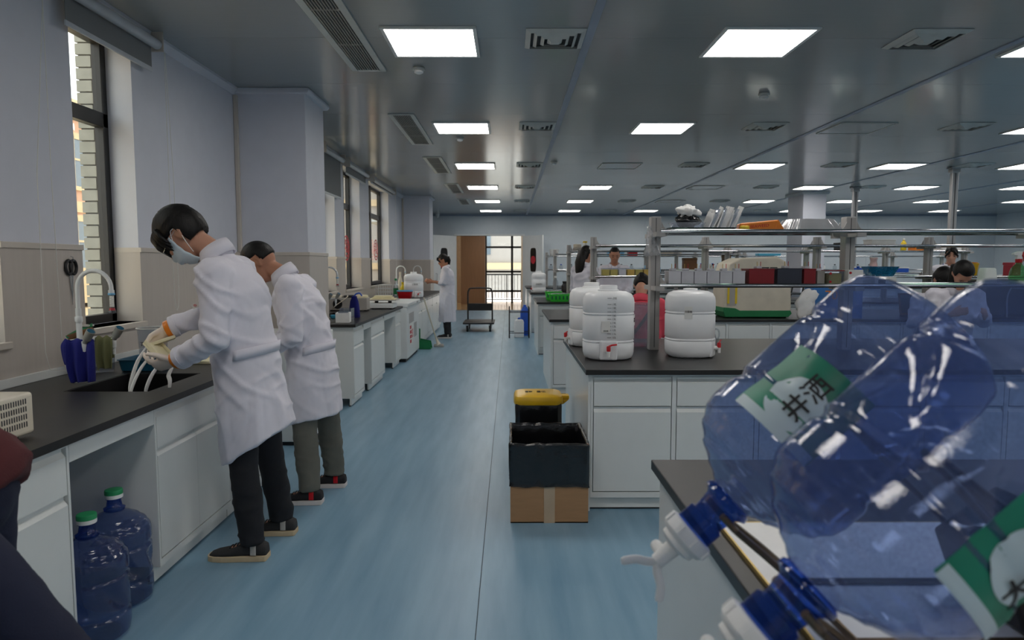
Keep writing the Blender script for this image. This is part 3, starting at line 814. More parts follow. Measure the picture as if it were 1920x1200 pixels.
# ================================================================== CARBOYS
def spigot(t, x, y, z, face):
    """red lever spigot pointing along angle face"""
    g = Matrix.Translation((x, y, z)) @ Matrix.Rotation(face, 4, 'Z')
    def P(*p): return g @ Vector(p)
    s = MB().tube([P(0, 0, 0), P(.035, 0, 0)], [.016, .012], 14).tube([P(.032, 0, .006), P(.034, 0, -.03)], [.011, .009], 12).build('spigot', 'foam_white', t, smooth=40)
    MB().tube([P(.032, 0, .004), P(.032, 0, .03), P(.032, 0, .036)], [.012, .013, .009], 14).build('spigot_valve', 'red_plastic', s, smooth=40)
    MB().tube([P(.032, 0, .034), P(.032, .02, .042), P(.034, .05, .046)], [(.006, .004)] * 3, 8).build('spigot_lever', 'red_plastic', s, smooth=True)
def carboy(label, loc, rz, rx=.16, ry=.155, h=.425, face=R(-90), cap=True, name='water_barrel', tapz=.06):
    t = thing(name, label, 'barrel', loc, rz)
    pr = [(.13, .125, .0), (.150, .145, .012), (.158, .153, .04), (.16, .155, .10), (.154, .149, .107), (.16, .155, .115), (.154, .149, .124), (.16, .155, .132), (.16, .155, .27), (.154, .149, .278), (.16, .155, .287), (.155, .150, .296), (.16, .155, .305), (.16, .155, .36), (.156, .151, .385), (.142, .137, .41), (.110, .105, .424), (.07, .07, .428)]
    pr = [(a / .16 * rx, b / .155 * ry, z / .428 * h) for a, b, z in pr]
    b = MB().superlathe(pr, 56, .82).build('body', 'carboy', t, smooth=45)
    if cap: MB().lathe([(.062, h - .006), (.066, h), (.066, h + .006), (.056, h + .010), (.056, h + .03), (.052, h + .035), (.02, h + .036)], 36).build('screw_cap', 'carboy', t, smooth=40)
    else: MB().lathe([(.045, h - .006), (.045, h + .012), (.03, h + .014)], 30).build('screw_cap', 'carboy', t, smooth=40)
    d = rx - .002
    # flat recess panel round the spigot
    g = Matrix.Rotation(face, 4, 'Z')
    B(d - .03, d + .004, -.055, .055, .004, .125).build('tap_panel', 'carboy', t, bev=.012, seg=3).matrix_local = g
    spigot(t, (d + .003) * math.cos(face), (d + .003) * math.sin(face), tapz, face)
    return t
def side_m(rx, ang, z):
    """frame on the side of a barrel at angle ang: x to the right, y up, seen from outside"""
    o = Vector((math.cos(ang) * (rx + .003), math.sin(ang) * (rx + .003), z))
    return frame_m(o, (-math.sin(ang), math.cos(ang), 0), (0, 0, 1))
zt = CH + .0305
c1 = carboy('white water barrel in front with a hand-drawn black scale and red tap', (.625, 4.30, zt), 0, face=R(-97))
marks = ['-20L', '19L', '18L', '17L', '16L', '15L', '14L', '13L', '12L', '11L', '10L']
for i in range(11):
    z = .385 - (0 if i == 0 else .015) - i * .0225
    a = R(-95)
    o = MB().box(-.014, .010, -.0012, .0012, 0, .0008, side_m(.158 if i < 2 else .160, a, z)).build('scale_mark', 'ink', c1)
    text_obj('scale_number', marks[i], .017, 'ink', c1, side_m(.161, a, z) @ Matrix.Translation((.026, 0, 0)), shear=.25)
B(-.026, .026, -.034, .034, 0, .001).build('sticker', 'paper', c1).matrix_local = side_m(.161, R(-103), .21)
B(-.02, .02, -.034, .034, 0, .001).build('sticker', 'paper', c1).matrix_local = side_m(.161, R(-22), .245)
text_obj('sticker_print', '分析\n用水', .014, 'ink', c1, side_m(.163, R(-22), .245))
text_obj('sticker_print', '纯水桶', .010, 'ink', c1, side_m(.163, R(-103), .185))
c0 = carboy('white water barrel half hidden behind the one with the drawn scale', (.60, 4.98, zt), 0, face=R(-170))
c2 = carboy('white water barrel with a small paper label, right of the clear bin', (1.165, 4.39, zt), 0, rx=.155, ry=.15, face=R(-28), cap=False)
B(-.024, .024, -.038, .038, 0, .001).build('sticker', 'paper', c2).matrix_local = side_m(.154, R(-108), .29)
text_obj('sticker_print', '刘蓉蓉', .015, 'ink', c2, side_m(.156, R(-108), .295))
pr = [(.1265, .1225, .002), (.148, .143, .012), (.1555, .1505, .04), (.1565, .1515, .10), (.1565, .1515, .21), (.155, .15, .212)]
t = thing('clear_bin', 'tall clear plastic bin standing between two white barrels', 'bin', (.945, 4.95, zt))
MB().lathe([(.098, 0), (.104, .006), (.122, .30), (.128, .302), (.128, .308), (.118, .308), (.100, .012), (.01, .010)], 40, cap0=True, cap1=True).build('shell', 'clear_bin', t, smooth=40)
MB().tube([(.125 * math.cos(a * .2), .125 * math.sin(a * .2), .305) for a in range(31)], .004, 6).build('rim', 'clear_plastic', t)
# flask behind the right barrel
t = thing('clear_flask', 'clear plastic flask with a handle leaning behind the right barrel', 'flask', (1.375, 4.66, zt))
MB().lathe([(.05, 0), (.058, .01), (.055, .06), (.03, .14), (.018, .17), (.018, .20), (.022, .205)], 28, cap1=False).build('flask_body', 'clear_plastic', t, smooth=40)
MB().tube(smooth_path([(.03, 0, .15), (.06, 0, .14), (.065, 0, .10), (.05, 0, .07)], 5), .006, 8).build('handle', 'clear_plastic', t, smooth=True)
# ================================================================== BINS BY THE AISLE
t = thing('waste_box', 'cardboard box lined with a shiny black bin bag', 'box', (.22, 3.905, 0))
hw, hd, hh = .214, .245, .44
m = MB().box(-hw, hw, -hd, -hd + .006, 0, hh).box(-hw, hw, hd - .006, hd, 0, hh).box(-hw, -hw + .006, -hd + .006, hd - .006, 0, hh).box(hw - .006, hw, -hd + .006, hd - .006, 0, hh).box(-hw, hw, -hd, hd, 0, .006)
m.build('carton', 'cardboard', t)
def bag_sleeve(w_, d_, zs, n_=64, amp=.006, seed=1, e=.22):
    rings = []
    for k, (off, z) in enumerate(zs):
        ring = []
        for j in range(n_):
            a = 2 * math.pi * j / n_; c, s = math.cos(a), math.sin(a); W_, D_ = w_ + off, d_ + off
            kx = max(abs(c), abs(s)); p = Vector((W_ * c / kx, D_ * s / kx, z)); c, s = (math.copysign(1, c), 0) if abs(c) >= abs(s) else (0, math.copysign(1, s))
            nn = noise.noise(Vector((p.x * 14, p.y * 14, z * 5 + seed)))
            q = Vector((c, s, 0)); p += q * (amp * abs(nn) if off > 0 else -amp * abs(nn)) + Vector((0, 0, amp * .8 * noise.noise(Vector((math.cos(a) * 5, math.sin(a) * 5, seed)))))
            ring.append(p)
        rings.append(ring)
    return MB().rings(rings, False, False)
zs = [(.006, .205), (.004, .215), (.003, .235), (.003, .26), (.003, .285), (.003, .31), (.003, .335), (.003, .36), (.003, .385), (.003, .41), (.004, .435), (.003, hh + .004), (-.004, hh + .005), (-.010, hh - .01), (-.012, .36), (-.014, .26), (-.02, .14), (-.04, .06)]
bagm = bag_sleeve(hw, hd, zs, 128, .010)
bag = bagm.build('bin_bag', 'black_bag', t, smooth='all')
MB().superlathe([(hw - .05, hd - .05, .05), (hw - .045, hd - .045, .055)], 32, .25).build('bag_bottom', 'black_bag', t)
B(-.03, .03, -hd - .0015, -hd, .0, .215).build('packing_tape', 'tape', t)
t = thing('pedal_bin', 'yellow waste bin with a black bag under its lid', 'bin', (.20, 4.72, 0))
MB().superlathe([(.12, .115, 0), (.125, .12, .01), (.150, .142, .46)], 40, .35).build('bucket', 'yellow_bin', t, smooth=40)
bag_sleeve(.150, .142, [(.004, .24), (.006, .30), (.005, .38), (.006, .46), (.002, .475)], 64, .010, 4, .35).build('bin_bag', 'black_bag', t, smooth='all')
lid = MB().superlathe([(.166, .156, .468), (.170, .160, .476), (.168, .158, .505), (.160, .150, .522), (.140, .132, .530), (.05, .05, .533)], 48, .32).build('lid', 'yellow_bin', t, smooth=40)
MB().box(.155, .215, -.05, .03, .488, .515).prism([(.17, .488), (.215, .488), (.175, .455), (.165, .455)], -.05, .03, 'y').build('hinge_block', 'yellow_bin', lid, bev=.006)
g = frame_m((.0, .01, .5335), (0, 1, 0), (-1, 0, 0))
text_obj('lid_print', '医疗\n废物', .034, 'ink', lid, frame_m((.022, .0, .5336), (1, 0, 0), (0, 1, 0)), .0004)
text_obj('lid_print', '感染\n警示', .026, 'ink', lid, frame_m((-.065, .0, .5336), (1, 0, 0), (0, 1, 0)), .0004)
B(-.04, .04, -.165, -.12, .012, .03).build('pedal', 'black_plastic', t, bev=.004)
# ================================================================== NEAR SINK AREA
def faucet(label, x, y, z, s=1.0, arms=True):
    t = thing('lab_faucet', label, 'faucet', (x, y, z))
    MB().lathe([(.045, 0), (.045, .008), (.03, .014), (.022, .03), (.022, .19)], 24).build('base', 'white_metal', t, smooth=40)
    MB().cyl((0, 0, .10), (0, 0, .37), .0135, n=16).build('column', 'white_metal', t, smooth=40)
    MB().lathe([(.016, .30), (.018, .305), (.018, .325), (.016, .33)], 20).build('swivel_ring', 'white_metal', t, smooth=40)
    R0 = .085
    arc = [(R0 - R0 * math.cos(a), 0, .47 + R0 * math.sin(a) * 1.05) for a in [math.pi * i / 16 for i in range(17)]]
    MB().tube([(0, 0, .36), (0, 0, .42)] + arc + [(2 * R0, 0, .455)], .0105, 12).build('gooseneck', 'white_metal', t, smooth=True)
    n_ = MB().lathe([(.014, .462), (.014, .448), (.011, .446)], 20, (2 * R0, 0, 0)).build('nozzle', 'white_metal', t, smooth=40)
    MB().lathe([(.016, .447), (.0165, .438), (.013, .436)], 20, (2 * R0, 0, 0)).build('nozzle_ring', 'light_blue', n_, smooth=40)
    pr = []
    for i in range(10): pr += [(.0115, .434 - i * .006), (.009, .431 - i * .006)]
    MB().lathe(pr, 20, (2 * R0, 0, 0)).build('bellows', 'bead_white', n_, smooth=40)
    MB().lathe([(.012, .376), (.013, .368), (.018, .352), (.018, .346), (.01, .345)], 20, (2 * R0, 0, 0)).build('spray_head', 'clear_plastic', n_, smooth=40)
    MB().lathe([(.0125, .372), (.0128, .366), (.015, .360)], 20, (2 * R0, 0, 0)).build('spray_ring', 'red_plastic', n_, smooth=40)
    MB().tube([(-.01, -.07, .205), (0, 0, .205), (.02, .12, .205)], .014, 12).build('manifold', 'white_metal', t, smooth=True)
    for (bx, by, ex, ey) in ((0.0, -.05, .085, -.10), (.02, .10, .13, .07)):
        a = MB().tube([(bx, by, .205), (ex, ey, .205)], .010, 10).build('valve_arm', 'white_metal', t, smooth=True)
        MB().tube([(ex, ey, .215), (ex, ey, .165)], [.013, .011], 12).build('outlet_body', 'white_metal', a, smooth=40)
        pr = []
        for i in range(5): pr += [(.0085, .165 - i * .008), (.006, .160 - i * .008)]
        MB().lathe(pr, 14, (ex, ey, 0)).build('hose_barb', 'white_metal', a, smooth=40)
        d = Vector((.55, -.15, .8)).normalized(); p = Vector((ex, ey, .205))
        MB().tube([p, p + d * .02, p + d * .024, p + d * .075], [.012, .014, .019, .021], 20).build('valve_knob', 'grey_valve', a, smooth=40)
        MB().tube([p + d * .075, p + d * .0765], [.018, .017], 20).build('knob_cap', 'teal_plastic', a, smooth=40)
    t.scale = (s, s, s)
    return t
faucet('white gooseneck lab faucet with blue nozzle ring beside the near sink', -2.165, 3.43, zt)
def cloth(name, label, mat, pts, w_, dirv, n_=18, seed=1, fold=.018, cat='cloth', th=.004):
    """draped cloth: a strip swept along a path with ripples across its width"""
    path = smooth_path(pts, 8); d = Vector(dirv).normalized(); k = len(path); vs = []; fs = []
    for i, p in enumerate(path):
        tg = (path[min(i + 1, k - 1)] - path[max(i - 1, 0)]).normalized(); nn = tg.cross(d).normalized()
        f = i / (k - 1)
        ww = w_ * (.75 + .25 * math.sin(f * math.pi * .9 + .2) + .15 * noise.noise(Vector((seed, f * 3, 0))))
        for j in range(n_ + 1):
            u = 2 * j / n_ - 1
            rip = fold * math.sin(u * 7 + seed + f * 1.5) * (0.35 + .65 * abs(f - .45) * 2)
            vs.append(p + d * (u * ww / 2) + nn * rip + Vector((0, 0, -.02 * abs(u) * (1 if f > .8 else 0) * noise.noise(Vector((u * 3, seed, 2))))))
    for i in range(k - 1):
        for j in range(n_): a = i * (n_ + 1) + j; fs.append((a, a + 1, a + n_ + 2, a + n_ + 1))
    o = MB().add(vs, fs).build(name, mat, None, smooth='all')
    so = o.modifiers.new('thick', 'SOLIDIFY'); so.thickness = th
    return tag(o, label, cat)
FX, FY, FZ = -2.165, 3.43, zt
cloth('cleaning_cloth', 'navy blue cloth hanging over the front arm of the faucet', 'navy_cloth', [(FX + .035, FY - .10, FZ + .10), (FX + .03, FY - .095, FZ + .19), (FX + .05, FY - .085, FZ + .222), (FX + .07, FY - .11, FZ + .20), (FX + .085, FY - .135, FZ + .10), (FX + .095, FY - .14, FZ + .02)], .125, (1, .25, 0), seed=2)
cloth('cleaning_cloth', 'olive green cloth hanging on the faucet behind the navy cloth', 'olive_cloth', [(FX + .075, FY + .10, FZ + .11), (FX + .075, FY + .085, FZ + .19), (FX + .08, FY + .07, FZ + .222), (FX + .09, FY + .045, FZ + .20), (FX + .095, FY + .03, FZ + .12), (FX + .10, FY + .03, FZ + .06)], .085, (1, .2, 0), seed=5, fold=.014)
t = thing('dish_brush', 'brown-backed brush with green handle resting on the faucet', 'brush', (FX - .03, FY + .05, FZ + .222))
MB().box(-.05, .07, -.02, .02, .0, .028).build('brush_head', 'wood_brown', t, bev=.006).rotation_euler = (0, R(-20), .3)
MB().tube([(-.05, -.03, .0), (0, 0, .035), (.06, .01, .06)], [(.012, .005)] * 3, 8).build('handle', 'green_dark', t, smooth=True)
MB().lathe([(.028, 0), (.03, .004), (.026, .01)], 20, (.03, .02, .05)).build('scourer', 'machine_grey', t)
t = thing('plastic_tray', 'dark teal plastic tray behind the sink', 'tray', (-2.06, 3.86, zt))
MB().superlathe([(.09, .11, 0), (.095, .115, .004), (.105, .125, .06), (.112, .132, .062), (.112, .132, .066), (.102, .122, .065), (.090, .110, .008), (.02, .02, .007)], 40, .25).build('tray_body', 'teal_plastic', t, smooth=40)
def beaker(label, x, y, z, r, h, txt=None):
    t = thing('plastic_beaker', label, 'beaker', (x, y, z), R(-30))
    MB().lathe([(r * .86, 0), (r * .88, .004), (r, h - .004), (r * 1.06, h), (r * 1.06, h + .004), (r * .97, h + .002), (r * .86, .008), (.005, .006)], 36).build('beaker_wall', 'clear_plastic', t, smooth=40)
    MB().tube([(r * 1.05 * math.cos(a * .21), r * 1.05 * math.sin(a * .21), h + .002) for a in range(30)], .003, 6, closed=True).build('beaker_rim', 'bead_white', t)
    if txt: text_obj('beaker_lettering', txt, .035, 'ink', t, side_m(r * .95, R(-60), h * .55), shear=.2)
    return t
beaker('large clear beaker with handwritten black letters behind the sink', -2.19, 4.18, zt, .085, .20, 'TES4')
beaker('clear beaker behind the olive cloth', -2.24, 3.74, zt, .062, .17)
# things left by the washing-up behind the men
for i, (x, y, z) in enumerate(((-1.95, 4.16, 0), (-1.84, 4.10, 0), (-1.90, 4.13, .021), (-1.78, 4.2, 0))):
    tag(MB().superlathe([(.055, .075, 0), (.058, .078, .004), (.058, .078, .016), (.054, .074, .02)], 24, .2).build('gel_plate', 'cream_gel', loc=(x, y, zt + z), smooth=35), 'cream gel plate %s on the worktop behind the gloved hands' % ('lying left', 'lying in the middle', 'stacked on top of two others', 'lying right')[i], 'gel plate', 'cream gel plates')
# scissors on the wall
t = thing('scissors', 'black-handled scissors hanging on a hook beside the window', 'scissors', (XL + .02, 3.76, 1.30))
for s in (-1, 1):
    MB().tube([(0.0, s * .020 + .026 * math.cos(a), .105 + .038 * math.sin(a)) for a in [2 * math.pi * i / 20 for i in range(20)]], .008, 8, closed=True).build('handle_loop', 'black_plastic', t, smooth=True)
    MB().prism([(s * .004, .07), (s * .014, .06), (-s * .002, -.10), (-s * .004, -.10)], -.002 + s * .0015, s * .0015, 'x').build('blade', 'steel', t)
MB().tube([(0, 0, .165), (.012, 0, .16), (.012, 0, .145), (.004, 0, .14)], .003, 6).build('hook', 'clear_plastic', t)
# beige instrument
t = thing('bench_instrument', 'beige instrument box with rows of vent slots on the near worktop', 'instrument', (-1.90, 2.10, zt))
B(-.26, .26, -.23, .23, .012, .155).build('case', 'beige_machine', t, bev=.012, seg=3)
for x in (-.22, .22):
    for y in (-.18, .18): MB().cyl((x, y, 0), (x, y, .013), .014, n=12).build('foot', 'rubber', t)
q = B(.259, .2612, -.0022, .0022, -.009, .009).build('vent_slot', 'vent_dark', t, loc=(0, -.18, .128))
for r_ in range(4):
    for i in range(34):
        if r_ == 0 and i == 0: continue
        c = q.copy(); COL.objects.link(c); c.location = (0, -.18 + i * .0112, .128 - r_ * .026)
# ================================================================== SECOND AND THIRD COUNTER, WINDOW SIDE
faucet('white gooseneck faucet behind the navy jug past the first pillar', -2.08, 7.60, zt)
faucet('white gooseneck faucet beside the yellow detergent bottle', -2.16, 13.1, zt)
faucet('white gooseneck faucet at the far pillar behind the standing woman', -2.10, 15.0, zt)
t = thing('foam_box', 'white foam box with clear lids inside at the pillar corner', 'box', (-1.70, 6.98, zt), R(8))
MB().box(-.07, .07, -.09, -.075, 0, .10).box(-.07, .07, .075, .09, 0, .10).box(-.07, -.055, -.075, .075, 0, .10).box(.055, .07, -.075, .075, 0, .10).box(-.055, .055, -.075, .075, 0, .012).build('shell', 'foam_white', t, bev=.003)
for i in range(4): B(-.05, .05, -.07 + i * .034, -.068 + i * .034, .015, .115).build('clear_lid', 'clear_plastic', t)
t = thing('clear_case', 'clear plastic case beside the white foam box', 'case', (-1.72, 7.22, zt))
MB().box(-.06, .06, -.08, .08, .0, .006).box(-.06, -.057, -.08, .08, .006, .13).box(.057, .06, -.08, .08, .006, .13).box(-.057, .057, -.08, -.077, .006, .13).box(-.057, .057, .077, .08, .006, .13).build('walls', 'clear_plastic', t)
t = thing('squeeze_jug', 'navy blue jug standing at the far sink', 'jug', (-1.73, 7.62, zt))
MB().superlathe([(.055, .05, 0), (.06, .055, .008), (.055, .05, .10), (.045, .04, .18), (.030, .028, .22), (.030, .028, .235), (.02, .02, .24)], 28, .7).build('jug_body', 'navy_cloth', t, smooth=40)
MB().tube(smooth_path([(.0, 0, .235), (.02, .0, .262), (.06, 0, .27), (.085, 0, .24)], 5), .008, 8).build('spout', 'blue_plastic', t, smooth=True)
t = thing('cyan_dish', 'small cyan dish beside the navy jug', 'dish', (-1.90, 7.52, zt))
MB().superlathe([(.06, .05, 0), (.066, .056, .004), (.072, .062, .035), (.068, .058, .035), (.06, .05, .006), (.01, .01, .005)], 28, .4).build('dish_body', 'cyan_plastic', t, smooth=40)
t = thing('fan_unit', 'grey metal box with a round black fan behind the balance', 'instrument', (-2.05, 8.76, zt))
B(-.24, .24, -.10, .10, .012, .165).build('case', 'machine_grey', t, bev=.005)
B(-.23, -.20, -.08, .08, 0, .012).build('foot', 'rubber', t); B(.20, .23, -.08, .08, 0, .012).build('foot', 'rubber', t)
MB().tube([(-.13 + .055 * math.cos(a * .2094), -.102, .09 + .055 * math.sin(a * .2094)) for a in range(30)], .006, 6, closed=True).build('fan_ring', 'black_plastic', t)
MB().cyl((-.13, -.104, .09), (-.13, -.099, .09), .05, n=24).build('fan_grille', 'black_plastic', t)
MB().tube(smooth_path([(-.19, -.11, .02), (-.15, -.13, .07), (-.05, -.12, .14), (.0, -.09, .19), (-.05, .0, .19)], 6), .006, 6).build('cable', 'beige_machine', t, smooth=True)
for i, (dx, c) in enumerate(((-.18, 'beige_machine'), (.0, 'black_plastic'), (.18, 'cream_gel'))):
    tag(MB().superlathe([(.07, .06, 0), (.075, .065, .004), (.072, .06, .028), (.05, .04, .035)], 24, .5).build('casting_block', c, loc=(-2.05 + dx * .9, 8.76, zt + .166), smooth=40), '%s gel casting part on the grey fan box' % ('beige', 'black', 'cream')[i], 'casting block', 'casting parts on the fan box')
t = thing('balance', 'white laboratory balance with grey pan and cream gels on it', 'balance', (-1.70, 9.20, zt), R(0))
m = MB().prism([(-.17, .012), (.17, .012), (.17, .05), (.15, .075), (-.17, .075)], -.16, .16, 'x'); m.build('housing', 'white_metal', t, bev=.008)
for x in (-.12, .12):
    for y in (-.12, .12): MB().cyl((x, y, 0), (x, y, .013), .015, n=10).build('foot', 'rubber', t)
for x in (-.09, .09): MB().cyl((x, 0, .074), (x, 0, .108), .025, n=14).build('pan_support', 'black_plastic', t)
B(-.20, .20, -.15, .15, .108, .120).build('pan', 'machine_grey', t, bev=.006)
B(-.06, .03, -.168, -.160, .03, .06).build('display', 'screen_dark', t)
for i, (w_, d_, h0, h1) in enumerate(((.17, .13, 0, .016), (.13, .11, .017, .034), (.11, .09, .035, .052))):
    tag(B(-w_, w_, -d_, d_, 0, h1 - h0).build('gel_slab', 'cream_gel', bev=.005, loc=(-1.70, 9.20, zt + .1205 + h0)), 'cream gel slab on the balance, %s of three' % ('bottom', 'middle', 'top')[i], 'gel slab', 'gel slabs on the balance')
# chest freezer
t = thing('chest_freezer', 'white chest freezer with a red-printed notice, next to the broom', 'freezer', (-1.81, 10.5, 0))
B(-.33, .33, -.65, .65, .05, .80).build('cabinet_body', 'white_metal', t, bev=.01)
B(-.34, .35, -.66, .66, .803, .865).build('lid', 'white_metal', t, bev=.015, seg=3)
B(-.30, .30, -.62, .62, 0, .05).build('plinth', 'black_plastic', t)
B(.331, .333, -.45, .05, .55, .70).build('name_plate', 'alu_paint', t)
B(.331, .333, .05, .35, .30, .52).build('blank_notice', 'alu_paint', t)
nt_ = B(.331, .3335, -.42, -.06, .22, .54).build('notice', 'paper', t)
for i in range(4): MB().box(.334, .3345, -.40, -.25, .25 + i * .07, .30 + i * .07).build('notice_cell', 'red_ink', nt_)
text_obj('notice_lettering', '注意安全\n轻开轻关\n禁止存放', .045, 'red_ink', nt_, frame_m((.334, -.15, .38), (0, 1, 0), (0, 0, 1)), .0004)
B(.352, .357, .25, .40, .82, .845).build('lid_handle', 'alu', t)
# small fridge between man and pillar
t = thing('small_freezer', 'small white freezer with blue stickers before the first pillar', 'freezer', (-1.86, 5.63, 0))
B(-.30, .28, -.36, .38, .03, .86).build('cabinet_body', 'white_metal', t, bev=.01)
B(.281, .305, -.35, .37, .05, .855).build('door', 'white_metal', t, bev=.008)
B(-.28, .28, -.34, .36, 0, .03).build('plinth', 'black_plastic', t)
for z, hgt, c in ((.72, .04, 'light_blue'), (.60, .09, 'light_blue'), (.20, .05, 'alu_paint')): B(.3055, .3065, .18, .32, z, z + hgt).build('sticker', c, t)
# wall-side bottles and baskets on the third counter
def lab_bottle(name, label, loc, r, h, mat, capmat, caph=.03, neck=.4, group=None, cat='bottle', lab=None):
    t = thing(name, label, cat, loc, 0, group)
    MB().lathe([(r * .9, 0), (r, .006), (r, h * .62), (r * .8, h * .74), (r * neck, h * .84), (r * neck, h)], 24).build('glass_body', mat, t, smooth=40)
    MB().lathe([(r * neck * 1.15, h * .93), (r * neck * 1.2, h * .94), (r * neck * 1.2, h + caph * .4), (r * neck * .9, h + caph * .5)], 20).build('cap', capmat, t, smooth=40)
    if lab: MB().lathe([(r * 1.01, h * .2), (r * 1.012, h * .22), (r * 1.012, h * .5), (r * 1.01, h * .52)], 24, cap0=False, cap1=False).build('label', lab, t, smooth=40)
    return t
lab_bottle('wash_bottle', 'clear bottle with green tint standing left of the yellow detergent', (-2.0, 12.05, zt), .045, .33, 'clear_plastic', 'green_cap', lab='green_dark')
lab_bottle('detergent_bottle', 'yellow-topped detergent bottle with green label by the far sink', (-1.92, 12.32, zt), .05, .26, 'yellow_plastic', 'yellow_plastic', lab='green_basket')
lab_bottle('spray_bottle', 'bottle with a tall beige pump behind the yellow detergent', (-2.0, 12.55, zt), .04, .44, 'beige_machine', 'beige_machine')
t = thing('wire_basket', 'white wire rack of tubes against the wall below the window', 'rack', (-2.15, 11.75, zt))
for i in range(7):
    MB().tube([(-.12 + i * .04, -.12, .0), (-.12 + i * .04, -.12, .24), (-.12 + i * .04, .12, .24), (-.12 + i * .04, .12, 0)], .004, 6).build('wire_hoop', 'white_metal', t)
for z in (.06, .12, .18, .24):
    for y in (-.12, .12): MB().tube([(-.125, y, z), (.125, y, z)], .004, 6).build('wire', 'white_metal', t)
t = thing('red_basin', 'red plastic basin with a pale blue rim left of the white barrel', 'basin', (-1.80, 11.78, zt))
MB().superlathe([(.10, .08, 0), (.105, .085, .005), (.13, .11, .13), (.124, .104, .13), (.10, .08, .01), (.01, .01, .008)], 32, .4).build('basin_body', 'red_plastic', t, smooth=40)
MB().superlathe([(.132, .112, .125), (.136, .116, .13), (.136, .116, .145), (.13, .11, .147), (.126, .106, .13)], 32, .4, cap0=False, cap1=False).build('rim', 'light_blue', t, smooth=40)
cb = carboy('white water barrel on the counter edge beside the standing woman', (-1.70, 12.15, zt), 0, rx=.17, ry=.16, face=R(-60), tapz=.05)
text_obj('barrel_lettering', '三级水', .035, 'ink', cb, side_m(.166, R(-75), .24))
B(-.10, .10, -.0009, .0009, 0, .001).build('level_line', 'alu_paint', cb).matrix_local = side_m(.165, R(-75), .262)
t = thing('steel_basin', 'pale translucent basin in front of the standing woman', 'basin', (-1.86, 12.95, zt))
MB().lathe([(.10, 0), (.12, .005), (.19, .16), (.2, .162), (.195, .168), (.184, .16), (.115, .01), (.01, .008)], 36).build('basin_body', 'clear_bin', t, smooth=40)
t = thing('green_bottle_group', 'green bottle lying low behind the yellow detergent', 'bottle', (-2.05, 12.75, zt))
MB().lathe([(.045, 0), (.05, .01), (.05, .13), (.02, .17), (.02, .2)], 20).build('glass_body', 'green_pet', t, smooth=40)
t = thing('storage_box', 'grey box with red dots on the counter behind the woman', 'box', (-2.02, 13.55, zt))
B(-.16, .16, -.2, .2, 0, .17).build('carton', 'machine_grey', t, bev=.006); B(-.165, .165, -.205, .205, .171, .19).build('lid', 'white_metal', t, bev=.004)
# broom and dustpan
t = thing('broom', 'broom with a pale stick leaning on the counter beside the freezer', 'broom', (-1.24, 11.75, 0))
MB().tube([(-.22, -.12, .86), (-.02, 0, .12)], .012, 10).build('stick', 'beige_machine', t, smooth=True)
MB().tube([(-.02, 0, .14), (0, 0, .08), (.02, .0, .04)], [(.02, .018), (.035, .025), (.075, .03)], 14, flat=(.3, 1, 0)).build('socket', 'beige_machine', t, smooth=True)
MB().superlathe([(.085, .04, 0), (.09, .045, .02), (.08, .035, .05)], 24, .4, (.02, 0, 0)).build('bristles', 'machine_grey', t)
t = thing('dustpan', 'green dustpan on the floor behind the broom', 'dustpan', (-1.42, 11.52, 0))
MB().prism([(-.10, 0), (.10, 0), (.08, .12), (-.10, .16), (-.10, .002)], -.12, -.112, 'y').box(-.10, .10, -.12, .12, 0, .006).box(-.10, -.094, -.12, .12, .006, .16).prism([(-.10, 0), (.10, 0), (.08, .12), (-.10, .16)], .112, .12, 'y').build('pan', 'green_dark', t)
MB().tube([(-.10, 0, .1), (-.1, 0, .34)], .012, 8).build('handle', 'green_dark', t)
# ================================================================== PLATFORM TROLLEY
t = thing('platform_trolley', 'black platform trolley standing in the aisle before the door', 'trolley', (-.65, 14.75, 0))
B(-.33, .33, -.45, .45, .165, .205).build('deck', 'black_plastic', t, bev=.012, seg=3)
MB().tube(smooth_path([(-.27, .40, .2), (-.27, .42, .75), (-.25, .425, .85), (-.19, .43, .895), (.19, .43, .895), (.25, .425, .85), (.27, .42, .75), (.27, .40, .2)], 5), .017, 10).build('push_handle', 'black_plastic', t, smooth=True)
B(-.255, .255, .405, .42, .40, .56).build('handle_panel', 'black_plastic', t, bev=.004)
for x in (-.24, .24):
    for y in (-.33, .33):
        w_ = MB().tube([(x - .018, y, .065), (x + .018, y, .065)], .065, 20).build('wheel', 'rubber', t, smooth=40)
        MB().box(x - .03, x - .022, y - .03, y + .03, .06, .165).box(x + .022, x + .03, y - .03, y + .03, .06, .165).build('caster_fork', 'steel', w_)
# ================================================================== LOW ROD STAND BY THE FAR BENCH
t = thing('rod_stand', 'low black metal rod stand beside the aisle benches', 'stand', (.19, 13.3, 0))
for x in (-.19, .19):
    for y in (-.16, .16): MB().tube([(x, y, 0), (x, y, .60)], .012, 8).build('leg', 'black_plastic', t)
for z in (.10, .50):
    for y in (-.16, .16): MB().tube([(-.19, y, z), (.19, y, z)], .008, 6).build('cross_rod', 'black_plastic', t)
    for x in (-.19, .19): MB().tube([(x, -.16, z), (x, .16, z)], .008, 6).build('cross_rod', 'black_plastic', t)
t = thing('jerrycan', 'small white jerrycan inside the low rod stand', 'jerrycan', (.19, 13.3, 0))
MB().superlathe([(.085, .07, 0), (.095, .08, .01), (.095, .08, .30), (.08, .065, .34), (.04, .03, .355)], 28, .4).build('can_body', 'carboy', t, smooth=40)
MB().lathe([(.025, .35), (.025, .385), (.02, .388)], 16).build('cap', 'blue_plastic', t)
MB().tube([(-.06, 0, .335), (-.04, 0, .38), (.0, 0, .385)], .01, 8).build('handle', 'carboy', t)
t = thing('blue_barrel', 'blue plastic barrel standing behind the rod stand', 'barrel', (.31, 13.68, 0))
